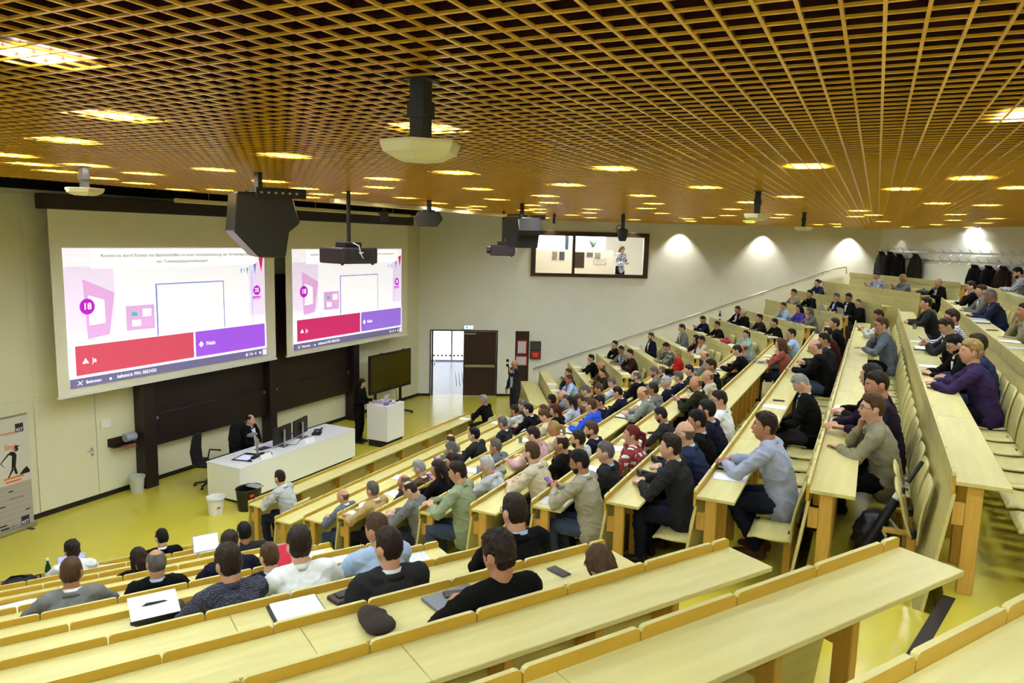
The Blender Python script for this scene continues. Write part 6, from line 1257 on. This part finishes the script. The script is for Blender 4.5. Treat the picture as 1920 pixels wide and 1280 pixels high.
for n, (kd, sec, k, u, s) in enumerate(ITEMS):
    if kd == 'bagw': continue
    rnd = random.Random(n*13+5); same = sorted(kinds[(kd, sec, k)]); where = 'on %s row desk, %s' % (ORD[k], SECN[sec])
    lb = NAME[kd]+(', '+where if len(same) == 1 else ', %s from the aisle, %s' % (ORD[same.index(u)+1], where)); ct = CAT.get(kd, 'laptop')
    p = at(sec, k, u, s, 0.7515); f = facing(sec); rz = f+rnd.uniform(-0.14, 0.14); grp = {'papers': 'papers on the desks', 'phone': 'phones on the desks', 'glass': 'glasses on the desks', 'binder': 'notepads on the desks'}.get(kd)
    if kd in ('papers', 'papersB', 'papersW', 'news', 'brochure', 'paperst'):
        t = thing({'news': 'newspaper', 'brochure': 'brochure'}.get(kd, 'paper_sheets'), lb, ct, p, rz, grp)
        if kd == 'papersB': t.scale = (1.6, 1, 1)
        if kd == 'paperst': link('sheet', sheet, t, (0, 0, 0.13), (radians(60), 0, 0)); continue
        for j in range(1 if kd in ('papersW', 'brochure') else rnd.choice((1, 2, 2))): link('sheet', sheet2 if (kd in ('news', 'brochure') or (j == 0 and n % 4 == 0)) else sheet, t, (rnd.uniform(-0.012, 0.012), rnd.uniform(-0.006, 0.006), j*0.0032), (0, 0, rnd.uniform(-0.08, 0.08)))
    elif kd in ('phone', 'phoneh', 'tablet'):
        t = thing('phone' if kd != 'tablet' else 'tablet', lb, ct, p, rz+rnd.uniform(-0.6, 0.6), grp); link('phone_body', ph_b, t); link('display', ph_k if kd == 'phone' and (k > 8 or sec == 'N') else ph_s, t)
        if kd == 'tablet': t.scale = (1.3, 1.3, 1)
    elif kd in ('binder', 'notebook'):
        t = thing('notepad', lb, ct, p, rz, grp); link('cover', bn_c, t); link('page_block', bn_p, t)
        if kd == 'notebook':
            MB().tube([(-0.05, 0.05, 0.031), (0.09, -0.03, 0.031)], 0.005, 6).obj('pen', black_m, t); link('sheet', sheet, t, (0.05, 0.02, 0.027), (0, 0, 0.5))
    elif kd == 'glass': t = thing('drinking_glass', lb, ct, p, 0, grp); link('glass_body', gl_b, t); MB().lathe([(0.027, 0.008), (0.031, 0.06)], 14).obj('water', waterb, t, smooth=True)
    elif kd == 'jug': t = thing('water_jug', lb, ct, p, 0, 'water jugs'); MB().lathe([(0.05, 0), (0.055, 0.1), (0.045, 0.19), (0.05, 0.2), (0.041, 0.19), (0.048, 0.01)], 16, cap=False).obj('jug_body', glassm, t, smooth=True); MB().tube([(0.05, 0, 0.17), (0.09, 0, 0.14), (0.055, 0, 0.06)], 0.006, 8).obj('handle', glassm, t)
    elif kd in ('bottle', 'bottlew', 'bottleb'):
        m = {'bottle': greenb, 'bottlew': waterb, 'bottleb': blk}[kd]; t = thing('bottle', lb, ct, p, 0)
        MB().lathe([(0.034, 0), (0.037, 0.01), (0.037, 0.15), (0.03, 0.19), (0.015, 0.235), (0.014, 0.275)], 18).obj('bottle_body', m, t, smooth=True); MB().lathe([(0.0378, 0.04), (0.0378, 0.12)], 18, cap=False).obj('label', paper, t); MB().lathe([(0.016, 0.27), (0.016, 0.295)], 14).obj('cap', white_lam if kd != 'bottleb' else blk, t)
    elif kd == 'cup': t = thing('coffee_cup', lb, ct, p, 0); MB().lathe([(0.025, 0), (0.042, 0.07), (0.038, 0.07), (0.022, 0.006)], 18, cap=False).obj('cup_body', white_lam, t, smooth=True); MB().tube([(0.04, 0, 0.055), (0.062, 0, 0.04), (0.032, 0, 0.02)], 0.005, 8).obj('handle', white_lam, t); MB().lathe([(0.03, 0.0), (0.06, 0.008)], 18).obj('saucer', white_lam, t)
    elif kd == 'plates': t = thing('plate', lb, ct, p, 0); MB().lathe([(0.05, 0), (0.11, 0.014), (0.105, 0.016), (0.05, 0.005)], 24).obj('plate_body', white_lam, t, smooth=True)
    elif kd in ('bag', 'bagg', 'bagr', 'folderlid'):
        t = thing('bag' if kd != 'folderlid' else 'folder', lb, ct, p, rz); mb = MB(); mb.ball((0, -0.02, 0.06), (0.17, 0.11, 0.065), 18, 12); mb.ball((0.08, 0.03, 0.05), (0.10, 0.08, 0.055), 14, 10)
        me = remesh(mb, 0.012, 'bag_body', 3, 0.012, n); me.materials[0] = {'bagg': mat('grey satchel cloth', S(126, 128, 116), 0.8), 'bagr': mat('crimson cloth', S(170, 30, 60), 0.8)}.get(kd, blk); link('bag_body', me, t)
        MB().tube([(-0.12, 0, 0.10), (-0.06, -0.03, 0.15), (0.04, -0.02, 0.14), (0.12, 0, 0.09)], [(0.02, 0.006)]*4, 8).obj('strap', mat('brown leather', S(110, 62, 36), 0.5) if kd == 'bagg' else blk, t)
        if kd == 'folderlid': MB().box(-0.15, 0.15, -0.12, 0.12, 0, 0.006, mtx=Matrix.Translation((-0.02, -0.03, 0.135)) @ Matrix.Rotation(radians(14), 4, 'X')).obj('folder_lid', paper, t, bevel=0.002)
    elif kd == 'wallet': t = thing('wallet', lb, ct, p, rz+0.3); MB().box(-0.1, 0.1, -0.07, 0.07, 0, 0.03).obj('wallet_body', mat('dark brown leather', S(50, 32, 26), 0.5), t, bevel=0.006); link('phone_body', ph_b, t, (0.01, 0, 0.03), (0, 0, 1.4))
    elif kd == 'beanie':
        t = thing('beanie', lb, ct, p, rz); mb = MB(); mb.tube([(0, -0.10, 0.032), (0, -0.06, 0.036), (0, 0.0, 0.04), (0.004, 0.06, 0.036), (0.01, 0.11, 0.028), (0.014, 0.135, 0.022)], [(0.078, 0.032), (0.08, 0.036), (0.076, 0.038), (0.058, 0.032), (0.03, 0.022), (0.012, 0.012)], 20, side=(1, 0, 0)); me = remesh(mb, 0.007, 'knit_body', 2, 0.004, 2); me.materials[0] = mat('dark brown knit', S(52, 40, 36), 0.95, bump=0.8, bscale=150); link('knit_body', me, t)
        b2 = MB(); b2.tube([(0, -0.115, 0.033), (0, -0.075, 0.036)], [(0.082, 0.034), (0.084, 0.038)], 20, side=(1, 0, 0)); b2.obj('knit_cuff', MATS['dark brown knit'], t, smooth=True)
    elif kd in ('phonedesk', 'phonedesk2'):
        t = thing('desk_phone', lb, ct, p, rz+0.5); MB().add([(-0.1, -0.1, 0), (0.1, -0.1, 0), (0.1, 0.1, 0), (-0.1, 0.1, 0), (-0.1, -0.1, 0.02), (0.1, -0.1, 0.02), (0.1, 0.1, 0.07), (-0.1, 0.1, 0.07)], [(0,3,2,1), (4,5,6,7), (0,1,5,4), (1,2,6,5), (2,3,7,6), (3,0,4,7)]).obj('phone_body', black_m, t, bevel=0.006)
        MB().add([(-0.02, -0.03, 0.04), (0.085, -0.03, 0.04), (0.085, 0.07, 0.066), (-0.02, 0.07, 0.066)], [(0, 1, 2, 3)]).obj('display', em('phone panel glow', S(70, 80, 130), 0.35), t, loc=(0, 0, 0.002)); MB().tube([(-0.07, -0.08, 0.05), (-0.07, 0.0, 0.065), (-0.07, 0.08, 0.085)], 0.02, 10).obj('handset', blk, t)
    elif kd.startswith('laptop'):
        if kd == 'laptopC': t = thing('laptop', lb, 'laptop', p, rz+0.1); MB().box(-0.16, 0.16, -0.11, 0.11, 0, 0.018).obj('closed_body', mat('space grey aluminium', S(110, 112, 120), 0.35, metal=0.5), t, bevel=0.004); link('phone_body', ph_b, t, (0.03, 0.03, 0.0185), (0, 0, 1.2))
        else: laptop(p, f+rnd.uniform(-0.1, 0.1), lb, {'laptopR': scr_red, 'laptopL': scr_white, 'laptopN': scr_blue, 'laptopo': scr_dark}.get(kd, scr_white), 108)
# beige paper bag on a free seat
seat('M', 9, 6.8); p = at('M', 9, 6.8, 0.56, 0.447); t = thing('paper_bag', 'beige paper bag standing on a free seat of the ninth row, middle block', 'paper bag', p, 0.3); pbm = mat('kraft paper', S(196, 186, 140), 0.85, var=0.1, vscale=12)
me = MB().add([(-0.15, -0.08, 0), (0.15, -0.08, 0), (0.15, 0.08, 0), (-0.15, 0.08, 0), (-0.17, -0.07, 0.3), (0.16, -0.09, 0.32), (0.17, 0.07, 0.31), (-0.15, 0.09, 0.29)], [(0,3,2,1), (0,1,5,4), (1,2,6,5), (2,3,7,6), (3,0,4,7)]).obj('bag_body', pbm, t)
for y in (-0.07, 0.07): MB().tube([(-0.06, y, 0.29), (-0.04, y, 0.37), (0.04, y, 0.37), (0.06, y, 0.29)], 0.004, 6).obj('handle', pbm, t)
# rucksack with umbrella leaning at the aisle end of the eleventh row
p = at('M', 11, 0.80, 0.44); t = thing('rucksack', 'black rucksack with white straps on the floor by the row end', 'rucksack', p, -0.5); mb = MB(); mb.ball((0, 0, 0.2), (0.17, 0.12, 0.2), 20, 14); mb.ball((0, -0.1, 0.13), (0.12, 0.07, 0.11), 16, 10); me = remesh(mb, 0.012, 'rucksack_body', 3, 0.014, 4); me.materials[0] = blk; link('rucksack_body', me, t)
for s in (-1, 1): MB().tube([(s*0.08, -0.08, 0.37), (s*0.1, -0.17, 0.28), (s*0.09, -0.18, 0.12), (s*0.1, -0.1, 0.03)], [(0.02, 0.005)]*4, 8).obj('strap', mat('pale webbing', S(190, 190, 180), 0.7), t)
a = at('M', 11, 0.46, 0.30, 0.02); b = at('M', 11, 0.72, 0.74, 0.88); t = thing('umbrella', 'folded black and white umbrella leaning against the row behind', 'umbrella', a); d = b-a
MB().tube([d*0.06, d*0.2, d*0.5, d*0.72, d*0.76], [0.012, 0.03, 0.038, 0.028, 0.014], 12).obj('folded_canopy', blk, t, smooth=True); MB().tube([d*0.0, d*0.08], 0.006, 8).obj('tip', steel, t); MB().tube([d*0.76, d*0.84], 0.008, 8).obj('shaft', steel, t); MB().tube([d*0.82, d*1.0], 0.017, 10).obj('handle', blk, t)
MB().tube([d*0.66, d*0.71], [0.036, 0.033], 12).obj('white_band', white_lam, t)
# phones held in the hands of those looking down
for i, (r, bdy, pose) in enumerate(PLACED):
    if pose[0] != 'E': continue
    (w1, d1), (w2, d2) = POSES[pose]['hands']; c = (w1+d1*0.09+w2+d2*0.09)/2+Vector((0, 0.01, 0.005)); sc = bdy.scale[0]
    t = link('phone', None); t.matrix_world = Matrix.Translation(bdy.location) @ Matrix.Rotation(bdy.rotation_euler.z, 4, 'Z') @ Matrix.Translation(c*sc) @ Matrix.Rotation(radians(40), 4, 'X'); tag(t, ('phone held by the '+bdy['label']).replace('phone held by the person with', 'phone held by person with').replace('middle block', 'middle').replace('far wall block', 'far wall side')[:400], 'phone', 'phones held by people')
    t['label'] = 'phone held by the person in %s %s, %s row, %s' % (TN.get(r[8], r[8]), {'hoodie': 'sweatshirt'}.get(r[7], r[7]), ORD[r[1]], SECN[r[0]]); link('phone_body', ph_b, t); link('display', ph_s, t)
bpy.data.scenes.remove(WORK)
